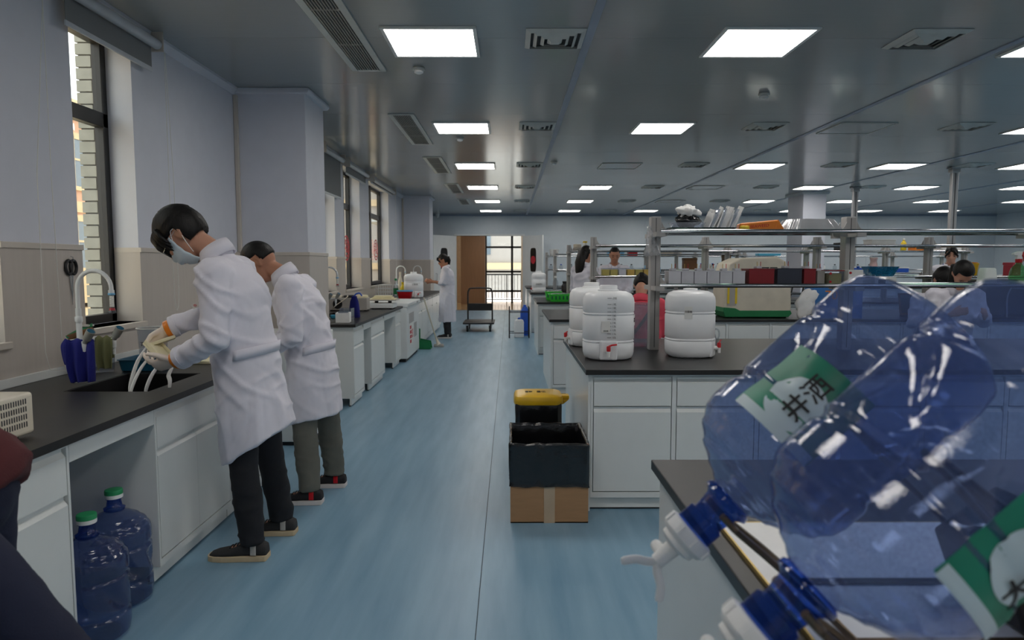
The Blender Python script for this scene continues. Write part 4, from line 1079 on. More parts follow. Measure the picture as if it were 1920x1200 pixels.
MB().superlathe([(.08, .07, 0), (.09, .08, .01), (.09, .08, .46), (.07, .06, .52), (.04, .04, .58)], 32, .5).build('barrel_body', 'blue_plastic', t, smooth=40)
MB().lathe([(.03, .575), (.03, .61), (.025, .613)], 16).build('cap', 'blue_plastic', t)
# ================================================================== THINGS ON THE SHELVES AND BENCHES
zs1, zs2 = 1.2845, 1.6445          # tops of the glass shelves
YS = SH['B']
def gel_tank(label, x, mat, w_=.082, d_=.13, h=.085, group=None, lid=True, y=YS, pins=2):
    t = thing('gel_tank', label, 'gel tank', (x, y, zs1), 0, group)
    m = MB(); a, b = w_ / 2, d_ / 2; k = .004
    m.box(-a, a, -b, b, 0, k).box(-a, -a + k, -b, b, k, h).box(a - k, a, -b, b, k, h).box(-a + k, a - k, -b, -b + k, k, h).box(-a + k, a - k, b - k, b, k, h)
    m.build('tank_body', mat, t)
    if lid:
        B(-a - .003, a + .003, -b - .003, b + .003, h, h + .008).build('lid', mat, t, bev=.002)
        B(-.018, .018, -.03, .03, h + .008, h + .024).build('lid_block', 'tank_white', t, bev=.003)
        for i in range(pins): MB().cyl((-.012 + .024 * i, -.02, h + .02), (-.012 + .024 * i, -.02, h + .055), .0022, n=6).build('electrode', 'red_plastic' if i else 'brass', t)
    return t
for i in range(6):
    gel_tank('white gel tank with electrode pins, %s from the shelf post' % order[i], 1.128 + i * .0875, 'tank_white', group='white gel tanks on the shelf')
gel_tank('dark red gel tank next to the white gel tanks', 1.715, 'tank_red', .17, .16, .10)
gel_tank('dark blue-grey gel tank between the two red ones', 1.905, 'tank_dark', .165, .16, .102)
gel_tank('small red gel tank right of the dark one', 2.045, 'tank_red', .08, .15, .10)
gel_tank('small grey gel tank beside the right shelf post', 2.125, 'machine_grey', .05, .13, .085)
t = thing('clear_gel_box', 'clear gel box with red knobs near the right shelf post', 'box', (2.205, YS - .05, zs1))
MB().box(-.05, .05, -.07, .07, 0, .006).box(-.05, -.046, -.07, .07, .006, .09).box(.046, .05, -.07, .07, .006, .09).box(-.046, .046, .066, .07, .006, .09).box(-.046, .046, -.07, -.066, .006, .09).build('walls', 'clear_plastic', t)
B(-.042, .042, -.05, .06, .007, .075).build('gel_block', 'tank_yellow', t); B(-.052, .052, -.072, .072, .091, .098).build('lid', 'tank_red', t)
for z in (.02, .075): MB().cyl((-.043, -.078, z), (-.043, -.07, z), .008, n=12).build('knob', 'red_plastic', t)
t = thing('white_case', 'white square case with red knobs in front of the right shelf post', 'case', (2.315, YS - .11, zs1))
B(-.05, .05, -.05, .05, 0, .10).build('case_body', 'foam_white', t, bev=.005)
for z in (.02, .08): MB().cyl((-.038, -.056, z), (-.038, -.05, z), .008, n=12).build('knob', 'red_plastic', t)
text_obj('case_lettering', 'DC POWER SUPPLY\n- - - - - -', .007, 'ink', t, frame_m((.008, -.0505, .04), (1, 0, 0), (0, 0, 1)), .0003)
# upper shelf
t = thing('metal_tray', 'flat steel tray on the top shelf under the plastic basin', 'tray', (1.30, YS, zs2))
MB().superlathe([(.20, .13, 0), (.21, .14, .004), (.225, .15, .022), (.23, .155, .022), (.222, .148, .018), (.205, .135, .006), (.02, .02, .005)], 32, .2).build('tray_body', 'steel', t, smooth=40)
t = thing('plastic_basin', 'clear plastic basin on the steel tray', 'basin', (1.22, YS, zs2 + .0225))
MB().superlathe([(.10, .09, 0), (.115, .105, .035), (.12, .11, .036), (.112, .102, .033), (.098, .088, .004), (.01, .01, .003)], 36, .6).build('basin_body', 'clear_bin', t, smooth=40)
t = thing('sponge_bundle', 'black sponge wrapped in crumpled white cloth on the top shelf', 'sponge', (1.225, YS, zs2 + .028))
def lump(c, r, amp, sc, seed, n_=28, k=18):
    m = MB().ball(c, r, n_, k); cc = Vector(c)
    for i, v in enumerate(m.v):
        d = Vector(v) - cc; q = d.normalized(); m.v[i] = tuple(Vector(v) + q * amp * (noise.noise(Vector(v) * sc + Vector((seed, 0, 0))) + .6 * noise.noise(Vector(v) * sc * 2.3 + Vector((0, seed, 0)))))
    return m
lump((0, 0, .045), (.085, .07, .045), .02, 28, 3).build('sponge', 'black_bag', t, smooth='all')
lump((-.005, -.01, .105), (.075, .06, .035), .045, 24, 8).build('cloth_wad', 'foam_white', t, smooth='all')
for i in range(9):
    x = 1.34 + i * .022; a = R(-25 + 18 * rnd.random())
    m = MB().box(-.004, .004, -.05, .05, 0, .10).box(-.004, .004, -.05, .05, .10, .112)
    for j in range(5): m.box(-.0025, .0025, -.045 + j * .02, -.033 + j * .02, .112, .135 + .012 * (i % 3))
    o = m.build('gel_comb', 'clear_bin' if i % 3 == 1 else 'foam_white'); o.location = (x, YS - .02 + .03 * rnd.random(), zs2 + .024); o.rotation_euler = (R(12), -a, R(20 * rnd.random()))
    tag(o, 'gel comb leaning on the steel tray, %s from the black sponge' % (order + ['eighth', 'ninth'])[i], 'gel comb', 'gel combs on the top shelf')
t = thing('snack_packet', 'orange packet with a twisted end lying on the top shelf', 'packet', (1.70, YS - .02, zs2), R(-6))
MB().prism([(-.14, .0), (.11, .0), (.145, .03), (.12, .078), (-.13, .055)], -.05, .05, 'y').build('packet_body', 'orange_pack', t, bev=.012, seg=3)
MB().prism([(.10, .0), (.16, .012), (.12, .078)], -.052, -.04, 'y').build('packet_flap', 'orange_pack', t)
lump((-.10, -.055, .022), (.035, .01, .02), .006, 30, 2).build('yellow_sticker', 'yellow_plastic', t, smooth='all')
text_obj('packet_lettering', 'SEAWEED', .028, 'red_plastic', t, frame_m((.0, -.0515, .035), (1, 0, .08), (0, 0, 1)), .0004)
t = thing('foil_tray', 'crinkled aluminium foil tray upside down on the top shelf', 'tray', (2.05, YS, zs2), R(2))
rings = []
for (rx, ry, z, am) in ((.195, .145, .006, .004), (.192, .142, .012, .005), (.15, .10, .075, .004), (.145, .095, .082, .001), (.02, .02, .083, 0)):
    ring = []
    for j in range(96):
        a = 2 * math.pi * j / 96; c, s = math.cos(a), math.sin(a); w_ = 1 + am * 5 * math.sin(j * math.pi / 1.5)
        ring.append((rx * math.copysign(abs(c) ** .35, c) * w_, ry * math.copysign(abs(s) ** .35, s) * w_, z + am * math.sin(j * 1.7)))
    rings.append(ring)
MB().rings(rings).build('foil_shell', 'foil', t, smooth=25)
t = thing('plastic_bag', 'crumpled clear plastic bag hanging left of the shelf post', 'bag', (.955, YS - .05, 1.62))
m = MB(); rings = []
for i in range(10):
    f = i / 9; rings.append([(-.005 + (.012 + .045 * f) * math.cos(a) * (1 + .35 * noise.noise(Vector((a * 2, f * 4, 1)))) + .03 * f, (.02 + .035 * f) * math.sin(a), .06 - .20 * f + .01 * noise.noise(Vector((a * 3, f, 5)))) for a in [2 * math.pi * j / 24 for j in range(24)]])
m.rings(rings).build('film', 'bag_film', t, smooth='all')
# right half of the lower shelf
t = thing('balance_with_lid', 'small white balance under a clear teal lid on the shelf', 'balance', (2.56, YS, zs1))
MB().prism([(-.08, 0), (.08, 0), (.08, .025), (-.02, .05), (-.08, .05)], -.075, .075, 'x').build('housing', 'foam_white', t, bev=.004)
B(-.05, .0, -.0805, -.075, .008, .032).build('display', 'screen_dark', t)
MB().superlathe([(.07, .06, .055), (.075, .065, .06), (.10, .09, .12), (.105, .095, .122), (.095, .085, .118), (.065, .055, .064), (.01, .01, .062)], 32, .35).build('teal_lid', 'teal_clear', t, smooth=40)
t = thing('white_cup', 'plain white cup upside down on the shelf right end', 'cup', (3.25, YS - .08, zs1))
MB().superlathe([(.052, .05, 0), (.052, .05, .006), (.042, .04, .105), (.036, .034, .112), (.01, .01, .113)], 28, .5).build('cup_body', 'foam_white', t, smooth=40)
t = thing('spray_bottle', 'green spray bottle with red and white trigger on the shelf', 'bottle', (3.46, YS - .08, zs1))
MB().lathe([(.045, 0), (.052, .008), (.054, .05), (.050, .085), (.042, .11), (.022, .135), (.017, .145), (.017, .16)], 32).build('bottle_body', 'green_pet', t, smooth=40)
MB().lathe([(.02, .148), (.021, .15), (.021, .172), (.017, .174)], 20).build('collar', 'red_plastic', t, smooth=40)
MB().prism([(-.022, .172), (.014, .172), (.012, .195), (.018, .225), (-.008, .225), (-.045, .212), (-.045, .200), (-.018, .196)], -.012, .012, 'y').build('spray_head', 'foam_white', t, bev=.003)
MB().prism([(.014, .225), (.03, .22), (.04, .19), (.042, .155), (.036, .156), (.03, .185), (.012, .205)], -.008, .008, 'y').build('trigger', 'red_plastic', t, bev=.002)
# ---- bench with the beige centrifuge
yc = 7.72
t = thing('centrifuge', 'big beige centrifuge with a green base and dark lid slots', 'centrifuge', (2.74, yc, zt))
pts = [(-.36, .05), (.36, .05), (.37, .12), (.355, .45), (.30, .62), (.20, .675), (-.20, .66), (-.33, .60), (-.37, .45), (-.375, .12)]
MB().prism(pts, -.22, .22, 'y').build('housing', 'beige_machine', t, bev=.02, seg=3)
MB().prism([(-.36, .012), (.34, .012), (.375, .05), (.36, .085), (-.2, .085), (-.25, .11), (-.375, .12), (-.38, .07)], -.225, .225, 'y').build('base', 'green_dark', t, bev=.006)
B(-.34, -.245, -.228, -.221, .14, .46).build('side_panel', 'machine_grey', t)
for x in (-.335, -.25): B(x - .008, x + .014, -.2315, -.2285, .16, .44).build('warning_strip', 'yellow_plastic', t)
for i in range(3): B(-.06 + i * .09, .02 + i * .09, -.212, -.19, .5, .56).build('lid_slot', 'screen_dark', t, loc=(0, -.012, 0))
for x in (-.3, .3): B(x - .03, x + .03, -.18, .18, 0, .012).build('foot', 'rubber', t)
t = thing('poster_box', 'blue box with orange lettering behind the blue bottles', 'box', (3.62, 7.62, zt), R(-8))
B(-.26, .26, -.16, .16, 0, .36).build('carton', 'poster_blue', t, bev=.004)
text_obj('box_lettering', '70%', .14, 'orange_pack', t, frame_m((-.02, -.1615, .25), (1, 0, 0), (0, 0, 1)), .0006)
t = thing('white_cloth', 'crumpled white cloth leaning on the blue box', 'cloth', (3.19, 7.47, zt))
m = lump((.03, 0, .16), (.10, .05, .17), .05, 9, 4)
m.v = [(v[0] + v[2] * .25, v[1], max(0.0, v[2])) for v in m.v]; m.build('cloth_folds', 'foam_white', t, smooth='all')
t = thing('drying_rack', 'folding rack with thin bars between centrifuge and blue box', 'rack', (3.29, 8.0, zt))
for x in (-.06, .10):
    MB().tube([(x - .06, -.15, 0), (x, -.15, .36)], .008, 6).build('leg', 'black_plastic', t); MB().tube([(x - .06, .15, 0), (x, .15, .36)], .008, 6).build('leg', 'black_plastic', t)
for z in (.1, .18, .26, .35): MB().tube([(-.08, -.15, z), (.12, -.15, z)], .005, 6).build('bar', 'alu', t)
t = thing('laptop', 'dark open screen with a wooden edge on the centrifuge bench', 'screen', (4.62, 7.62, zt))
B(-.17, .17, -.13, .13, .0, .018).build('keyboard_base', 'black_plastic', t, bev=.004)
o = MB().box(-.17, .17, -.006, .006, 0, .25).build('screen_frame', 'wood_brown', t); o.location = (0, .12, .019); o.rotation_euler = (R(-14), 0, 0)
B(-.15, .15, -.0075, -.0062, .02, .235).build('screen_glass', 'screen_dark', o)
# yellow and white boxes, lower shelf of the centrifuge bench
yC = SH['C']
for i, c in enumerate(('tank_yellow', 'tank_yellow', 'tank_white', 'orange_box', 'tank_yellow', 'orange_box')):
    if c == 'orange_box' and 'orange_box' not in MATS: M('orange_box', (214, 178, 92), .5)
    x = 1.135 + i * .098
    t = thing('tip_box', 'box of pipette tips, %s from the left on the lower glass shelf behind the barrels' % order[i], 'tip box', (x, yC - .05, zs1), 0, 'tip boxes on the lower shelf')
    B(-.042, .042, -.06, .06, 0, .078).build('box_body', c, t, bev=.004); B(-.043, .043, -.061, .061, .079, .094).build('lid', 'clear_bin', t, bev=.003)
t = thing('blue_balance', 'white and blue lidded instrument on the lower shelf behind the gel tanks', 'instrument', (2.14, yC, zs1))
B(-.10, .10, -.10, .10, 0, .05).build('body', 'blue_plastic', t, bev=.008); B(-.13, .13, -.12, .12, .052, .075).build('lid', 'foam_white', t, bev=.008)
B(-.04, .05, -.103, -.10, .01, .04).build('display', 'screen_dark', t)
# scattered bottles and boxes on the farther shelves
kinds = [('reagent_bottle', 'clear_plastic', 'blue_plastic'), ('reagent_bottle', 'foam_white', 'black_plastic'), ('reagent_bottle', 'clear_plastic', 'black_plastic'), ('reagent_bottle', 'light_blue', 'foam_white')]
adj = {'blue_plastic': 'blue', 'black_plastic': 'black', 'foam_white': 'white', 'yellow_plastic': 'yellow'}
bod = {'clear_plastic': 'clear', 'foam_white': 'white', 'light_blue': 'pale blue'}
benchword = {'C': 'the centrifuge bench shelf', 'D': 'the green-basket bench shelf', 'E': 'the centre-pillar shelf', 'F': 'the farthest shelf'}
def put_bottle(k, x, lev, kind, r=.035, h=.12, where=''):
    nm, bm_, cm = kinds[kind]
    nth[k] = nth.get(k, 0) + 1
    lab_bottle(nm, '%s bottle with %s cap, number %s from the aisle on %s' % (bod[bm_], adj[cm], NUM[nth[k] - 1], benchword[k]), (x, SH[k] - .02, zs1 if lev == 0 else zs2), r, h, bm_, cm, group='bottles on ' + benchword[k])
nth = {}
NUM = 'one two three four five six seven eight nine ten eleven twelve thirteen fourteen fifteen sixteen seventeen eighteen nineteen twenty twenty-one twenty-two'.split()
for i in range(9): put_bottle('F', 1.12 + i * .27, 0, (2, 0, 2, 0, 2, 2, 1, 2, 2)[i], .05, .13)
for i in range(9): put_bottle('F', 7.2 + i * .31, 0, (2, 2, 0, 2, 1, 2, 0, 2, 2)[i], .05, .13)
for i, x in enumerate((3.0, 4.2, 4.32, 4.45, 4.57)): put_bottle('E', x, 0, (3, 0, 1, 0, 2)[i], .045, .15)
for i, x in enumerate((2.5, 3.3, 3.42, 5.2, 7.3)): put_bottle('D', x, 0, (3, 0, 1, 2, 0)[i], .04, .13)
for i, x in enumerate((4.15, 4.3)): put_bottle('C', x, 0, (0, 0)[i], .035, .1)
for i in range(5):
    t = thing('white_pot', 'white pot, number %s from the aisle, on the shelf behind the green basket' % NUM[i], 'pot', (1.10 + i * .085, SH['D'], zs1), 0, 'white pots in a row')
    MB().lathe([(.034, 0), (.037, .005), (.037, .06), (.034, .064)], 20).build('pot_body', 'foam_white', t, smooth=40); MB().lathe([(.039, .064), (.04, .066), (.04, .08), (.036, .083)], 20).build('lid', 'bead_white', t, smooth=40)
t = thing('grain_jar', 'short jar with a white lid on top of the shelf behind the barrels', 'jar', (1.14, SH['D'], zs2))
MB().lathe([(.07, 0), (.075, .006), (.075, .05), (.06, .06)], 24).build('jar_body', 'machine_grey', t, smooth=40); MB().lathe([(.066, .06), (.068, .062), (.068, .11), (.06, .115)], 24).build('lid', 'beige_machine', t, smooth=40)
lab_bottle('supplement_bottle', 'white bottle with a yellow cap on the shelf behind the barrels', (1.27, SH['D'], zs2), .04, .15, 'foam_white', 'yellow_plastic', neck=.8)
t = thing('white_tub', 'white tub on top of the shelf before the far door', 'tub', (1.20, SH['F'], zs2))
MB().lathe([(.10, 0), (.105, .006), (.13, .17), (.138, .172), (.138, .18), (.125, .18), (.1, .01), (.01, .008)], 28).build('tub_wall', 'foam_white', t, smooth=40)
def color_box(label, x, k, lev, w_, d_, h, mat, name='storage_box', dz=0):
    t = thing(name, label, 'box', (x, SH[k], (zs1 if lev == 0 else zs2) + dz), 0, 'boxes on the far shelves')
    B(-w_, w_, -d_, d_, 0, h * .8).build('box_body', mat, t, bev=.006); B(-w_ - .005, w_ + .005, -d_ - .005, d_ + .005, h * .8 + .0005, h).build('lid', mat if mat != 'blue_plastic' else 'foam_white', t, bev=.004)
    return t
color_box('blue lidded box on the shelf left of the pink bottle', 5.85, 'D', 0, .12, .10, .10, 'blue_plastic')
color_box('blue lidded box right beside the pink bottle', 6.56, 'D', 0, .11, .10, .09, 'blue_plastic')
color_box('white carton on the shelf behind the teal lid', 5.2, 'D', 0, .08, .10, .12, 'foam_white') if False else None
color_box('white carton on the top glass shelf at the far right', 7.36, 'D', 1, .16, .12, .12, 'foam_white')
color_box('dark carton on the top glass shelf at the far right', 5.6, 'D', 1, .10, .12, .14, 'black_plastic')
color_box('white carton standing on the centrifuge bench top shelf', 4.4, 'C', 1, .14, .10, .07, 'foam_white')
color_box('brown carton on the top shelf before the centre pillar', 3.95, 'E', 0, .14, .10, .28, 'wood_brown')
color_box('tall brown carton beside the centre pillar', 4.75, 'E', 0, .07, .10, .34, 'wood_brown')
color_box('blue carton on the farthest top shelf', 2.85, 'F', 1, .22, .12, .12, 'light_blue')
color_box('red carton on the farthest top shelf', 3.3, 'F', 1, .12, .12, .12, 'red_plastic')
color_box('beige carton on the farthest top shelf', 4.3, 'F', 1, .30, .12, .12, 'beige_machine')
color_box('dark grey carton on the farthest top shelf', 5.65, 'F', 1, .40, .12, .12, 'tank_dark')
color_box('pale blue tray box on the farthest top shelf', 6.95, 'F', 1, .30, .12, .07, 'cyan_plastic')
lab_bottle('pink_bottle', 'pink round bottle between two blue boxes on a far shelf', (6.1, SH['D'] - .05, zs1), .06, .24, 'pink', 'pink', neck=.85) if 'pink' in MATS or M('pink', (222, 184, 184), .5) else None
t = thing('sharps_bin', 'yellow sharps bin on a far shelf behind the seated heads', 'bin', (5.46, 8.15, 1.2845))
MB().superlathe([(.085, .085, 0), (.09, .09, .005), (.105, .105, .13), (.11, .11, .132), (.11, .11, .15), (.09, .09, .155)], 32, .6).build('bin_body', 'yellow_bin', t, smooth=40)
MB().lathe([(.11, .15), (.11, .162), (.05, .165)], 24).build('lid', 'orange_pack', t)
lab_bottle('tall_yellow_bottle', 'tall yellow bottle at the service pole on the top shelf', (6.62, SH['D'], zs2), .045, .20, 'yellow_plastic', 'foam_white')
color_box('orange and white snack carton on the far top shelf right of the pole', 6.85, 'D', 1, .10, .10, .07, 'orange_pack')
color_box('red carton at the far right end of the centrifuge shelf', 6.0, 'C', 0, .05, .08, .16, 'red_soft')
# green baskets and things on the benches near the aisle
def basket(label, x, y, w_, d_, h):
    t = thing('plastic_basket', label, 'basket', (x, y, zt), 0, 'green plastic baskets')
    MB().superlathe([(w_ * .82, d_ * .82, 0), (w_ * .84, d_ * .84, .004), (w_, d_, h - .01), (w_ * 1.05, d_ * 1.05, h - .008), (w_ * 1.05, d_ * 1.05, h), (w_ * .97, d_ * .97, h - .002), (w_ * .8, d_ * .8, .006), (.01, .01, .005)], 36, .3).build('basket_wall', 'green_basket', t, smooth=40)
    for i in range(5):
        B(-.012, .012, -d_ * .97 - .002, -d_ * .93, h * .3, h * .75).build('slot', 'green_dark', t, loc=(-w_ * .7 + i * w_ * .35, 0, 0))
    MB().superlathe([(w_ * .9, d_ * .9, h * .6), (w_ * .85, d_ * .85, h * 1.0), (w_ * .5, d_ * .5, h * 1.12)], 24, .5).build('bag_inside', 'bag_film', t, smooth='all')
basket('bright green plastic basket in front on the bench before the door', .80, 10.95, .17, .13, .12)
basket('bright green plastic basket behind the other green basket', .74, 11.45, .14, .10, .14)
ce_ = carboy('white water barrel with printed marks on the bench before the far door', (.62, 14.4, zt), 0, rx=.15, ry=.15, h=.42, face=R(-150))
text_obj('barrel_lettering', '实验用水', .035, 'ink', ce_, side_m(.156, R(-90), .18))
lab_bottle('clear_bottle', 'clear empty bottle right of the white barrel by the far door', (.98, 14.5, zt), .06, .33, 'clear_plastic', 'foam_white')
lab_bottle('dark_bottle', 'dark square bottle beside the clear empty bottle', (1.18, 14.55, zt), .07, .22, 'black_plastic', 'black_plastic', neck=.6)
lab_bottle('white_bottle', 'white squeeze bottle behind the green basket', (1.32, 11.2, zt), .05, .26, 'foam_white', 'foam_white')
lab_bottle('black_bottle', 'black bottle behind the green basket', (1.50, 11.25, zt), .06, .25, 'black_plastic', 'black_plastic', neck=.6)
t = thing('black_case', 'dark case on the bench behind the pink jacket', 'case', (1.30, 7.55, zt))
B(-.18, .18, -.12, .12, 0, .15).build('case_body', 'black_plastic', t, bev=.01); MB().tube([(-.05, 0, .15), (-.05, 0, .18), (.05, 0, .18), (.05, 0, .15)], .008, 8).build('handle', 'black_plastic', t)
t = thing('dark_cabinet', 'tall black instrument behind the green spray bottle', 'instrument', (5.66, 7.66, zt))
B(-.52, .52, -.27, .27, 0, .42).build('case', 'screen_dark', t, bev=.01)
MB().tube(smooth_path([(-.25, -.28, .02), (-.27, -.30, .25), (-.2, -.30, .38), (-.1, -.28, .41)], 6), .008, 6).build('cable', 'alu_paint', t, smooth=True)
B(-.48, .48, -.275, -.27, .05, .38).build('front_door', 'black_plastic', t)
# ================================================================== PEOPLE
def fuse(mb, voxel, it=2, fac=.5):
    """merge overlapping closed pieces into one continuous skin"""
    me = mb.mesh('fuse_tmp'); bm = bmesh.new(); bm.from_mesh(me); bmesh.ops.recalc_face_normals(bm, faces=bm.faces); bm.to_mesh(me); bm.free()
    o = bpy.data.objects.new('fuse_tmp', me); COL.objects.link(o)
    r = o.modifiers.new('r', 'REMESH'); r.mode = 'VOXEL'; r.voxel_size = voxel
    if it:
        s = o.modifiers.new('s', 'SMOOTH'); s.iterations = it; s.factor = fac
    dg = bpy.context.evaluated_depsgraph_get()
    out = bpy.data.meshes.new_from_object(o.evaluated_get(dg)); bpy.data.objects.remove(o)
    return out
def displace(me, fn):
    vs = me.vertices; n_ = [v.normal.copy() for v in vs]
    for v, nn in zip(vs, n_): v.co = v.co + nn * fn(v.co, nn)
def dig(g): return Matrix.Identity(4)
V = Vector
def hand(mb, wrist, fwd, palm, side, curl=(.5, .5, .5), scale=1.0, spread=.12, thumb=.6):
    """palm with four jointed fingers and a thumb. fwd: direction of the fingers, palm: direction the palm faces, side: +1 thumb on fwd x palm side"""
    f = V(fwd).normalized(); p = V(palm); p = (p - f * p.dot(f)).normalized(); s = f.cross(p) * side   # s: towards the thumb
    w_ = V(wrist); S = scale
    mb.tube([w_ - f * .02 * S, w_ + f * .015 * S, w_ + f * .05 * S, w_ + f * .085 * S, w_ + f * .095 * S], [(.026 * S, .020 * S), (.030 * S, .019 * S), (.040 * S, .017 * S), (.041 * S, .015 * S), (.032 * S, .010 * S)], 14, flat=s)
    lens = [.072, .080, .074, .058]
    for i in range(4):
        o_ = (1.5 - i) * .0205 * S
        base = w_ + f * (.083 - .004 * abs(i - 1.2)) * S + s * o_
        d = (f + s * (1.5 - i) * spread).normalized(); pts = [base - d * .012 * S, base]; L = lens[i] * S
        ang = 0
        for k, fr in enumerate((.44, .31, .25)):
            ang += curl[k] * (1 + .06 * i)
            dd = d * math.cos(ang) + p * math.sin(ang)
            pts.append(pts[-1] + dd * L * fr)
        mb.tube(pts, [.0095 * S, .0095 * S, .0088 * S, .008 * S, .0062 * S], 9)
        mb.ball(pts[-1], .0064 * S, 8, 6)
    tb = w_ + f * .022 * S + s * .026 * S
    d0 = (f * .62 + s * .62 + p * .35 * thumb).normalized(); d1 = (f * .85 + s * .18 + p * .55 * thumb).normalized()
    mb.tube([tb - d0 * .014 * S, tb + d0 * .018 * S, tb + d0 * .042 * S, tb + d0 * .042 * S + d1 * .026 * S, tb + d0 * .042 * S + d1 * .046 * S], [.014 * S, .014 * S, .0115 * S, .0105 * S, .0075 * S], 10)
STD = dict(pelvis=(0, 0, .92), waist=(0, 0, 1.06), chest=(0, 0, 1.27), neck=(0, 0, 1.45), head=(.02, 0, 1.60),
           shoulder=(0, .185, 1.40), elbow=(-.01, .24, 1.12), wrist=(.06, .23, .90), hip=(0, .09, .90), knee=(.02, .10, .49), ankle=(-.01, .10, .085))
def head_frame(c, pitch, yaw):
    return Matrix.Translation(V(c)) @ Matrix.Rotation(yaw, 4, 'Z') @ Matrix.Rotation(pitch, 4, 'Y')
def person(label, loc, rz, J=None, pitch=R(10), yaw=0.0, coat='coat_white', hem=.50, hem_slope=0.0, trousers='jean_black', shoes='shoe_black', sole='sole_white', skin='skin', hair='short', mask=False, gloves=None, voxel=.012, hscale=.93, hems=None, near=False, hands=None, sleeve=1.0, bulk=1.0, seated=False, feet=True, belt=True, seed=0, legr=1.0, hemw=None):
    t = thing('person', label, 'person', loc, rz, None)
    j = {}
    for k, v in STD.items():
        if k in ('shoulder', 'elbow', 'wrist', 'hip', 'knee', 'ankle'):
            j[k + 'L'] = V(v); j[k + 'R'] = V((v[0], -v[1], v[2]))
        else: j[k] = V(v)
    for k, v in (J or {}).items(): j[k] = V(v)
    G = head_frame(j['head'], pitch, yaw); S = hscale
    def H(*p): return G @ (V(p) * S)
    RM = G.to_3x3()
    # ---------------- body: one continuous skin
    m = MB()
    m.ball(H(-.012, 0, .022), (.098 * S, .077 * S, .102 * S), 24, 16, RM)
    m.tube([H(.005, 0, .0), H(.03, 0, -.055), H(.046, 0, -.095), H(.056, 0, -.113)], [(.078 * S, .068 * S), (.062 * S, .060 * S), (.046 * S, .044 * S), (.026 * S, .026 * S)], 18, flat=RM @ V((1, 0, 0)))
    m.ball(H(.040, 0, .03), (.058 * S, .064 * S, .05 * S), 16, 12, RM)
    m.tube([H(.088, 0, .022), H(.097, 0, .0), H(.110, 0, -.024), H(.100, 0, -.034)], [.008 * S, .010 * S, .0135 * S, .009 * S], 10)
    for s in (-1, 1):
        m.ball(H(.104 - .006, s * .012, -.030), .0095 * S, 8, 6)
        m.ball(H(.075, s * .034, -.022), (.022 * S, .024 * S, .020 * S), 10, 8, RM)
        m.tube([H(.082, s * .012, .024), H(.085, s * .032, .028), H(.070, s * .052, .022)], .010 * S, 8)
        m.tube([H(-.008, s * .073, .022), H(-.022, s * .084, .020), H(-.028, s * .086, -.002), H(-.014, s * .080, -.028), H(-.004, s * .073, -.034)], [(.010 * S, .006 * S), (.012 * S, .006 * S), (.012 * S, .006 * S), (.010 * S, .006 * S), (.007 * S, .005 * S)], 8)
        m.ball(H(-.010, s * .075, -.004), (.014 * S, .008 * S, .026 * S), 10, 8, RM)
    m.tube([H(.092, -.024, -.066), H(.100, 0, -.062), H(.092, .024, -.066)], [.005 * S, .009 * S, .005 * S], 8)
    m.tube([H(.090, -.020, -.075), H(.097, 0, -.076), H(.090, .020, -.075)], [.004 * S, .008 * S, .004 * S], 8)
    up = (j['neck'] - j['chest']).normalized()
    m.tube([j['neck'] - up * .10, j['neck'], H(-.02, 0, -.07), H(-.015, 0, -.01)], [.068, .057, .055 * S, .055 * S], 16)
    m.tube([j['pelvis'] - V((0, 0, .05)), j['waist'], j['chest'], j['neck'] - up * .07], [(.09, .12), (.085, .115), (.10, .145), (.06, .09)], 16, flat=(1, 0, 0))
    for s in 'LR':
        m.tube([j['shoulder' + s], j['shoulder' + s].lerp(j['elbow' + s], .5), j['elbow' + s], j['elbow' + s].lerp(j['wrist' + s], .3), j['wrist' + s]], [.048, .042, .036, .036, .026], 12)
        m.ball(j['shoulder' + s], .05)
        m.tube([j['shoulder' + s], j['chest'].lerp(j['neck'], .4)], [.05, .07], 10)
        m.tube([j['hip' + s], j['hip' + s].lerp(j['knee' + s], .4), j['knee' + s], j['knee' + s].lerp(j['ankle' + s], .3), j['ankle' + s]], [.072, .066, .048, .050, .034], 12)
        a = j['ankle' + s]; m.tube([a, a + V((.0, 0, -.03)), a + V((.10, 0, -.05))], [.034, .036, .025], 10)
    hd = {}
    for s in 'LR':
        d = (j['wrist' + s] - j['elbow' + s]).normalized()
        sp = dict(fwd=d, palm=(0, -1 if s == 'L' else 1, 0), side=1, curl=(.35, .4, .3)); sp.update((hands or {}).get(s, {})); hd[s] = sp
        if not gloves: hand(m, j['wrist' + s] + d * .02, sp['fwd'], sp['palm'], sp['side'], sp['curl'])
    bv = .006 if near else max(voxel, .009)
    body = link('body', fuse(m, bv, 2, .4), skin, t, smooth='all')
    if gloves:
        for s in 'LR':
            d = (j['wrist' + s] - j['elbow' + s]).normalized(); sp = hd[s]; mm = MB(); hand(mm, j['wrist' + s] + d * .02, sp['fwd'], sp['palm'], sp['side'], sp['curl'], 1.1)
            mm.tube([j['wrist' + s] - d * .05, j['wrist' + s], j['wrist' + s] + d * .035], [.037, .034, .030], 14)
            link('glove', fuse(mm, .0045, 2, .4), gloves, t, smooth='all')
    # face details
    if near or True:
        for s in (-1, 1):
            MB().ball(H(.0905, s * .033, .006), (.006 * S, .013 * S, .0055 * S), 10, 8, RM).build('eye', 'ink', body, smooth='all')
            MB().tube([H(.096, s * .016, .030), H(.095, s * .034, .034), H(.082, s * .052, .028)], [.003 * S, .0036 * S, .002 * S], 6).build('eyebrow', 'hair_black', body)
    # ---------------- hair
    n_, k = 72, 44; vs = []; rings = []
    big = {'bowl': 1.17, 'short': 1.06, 'pony': 1.10, 'long': 1.12}[hair]
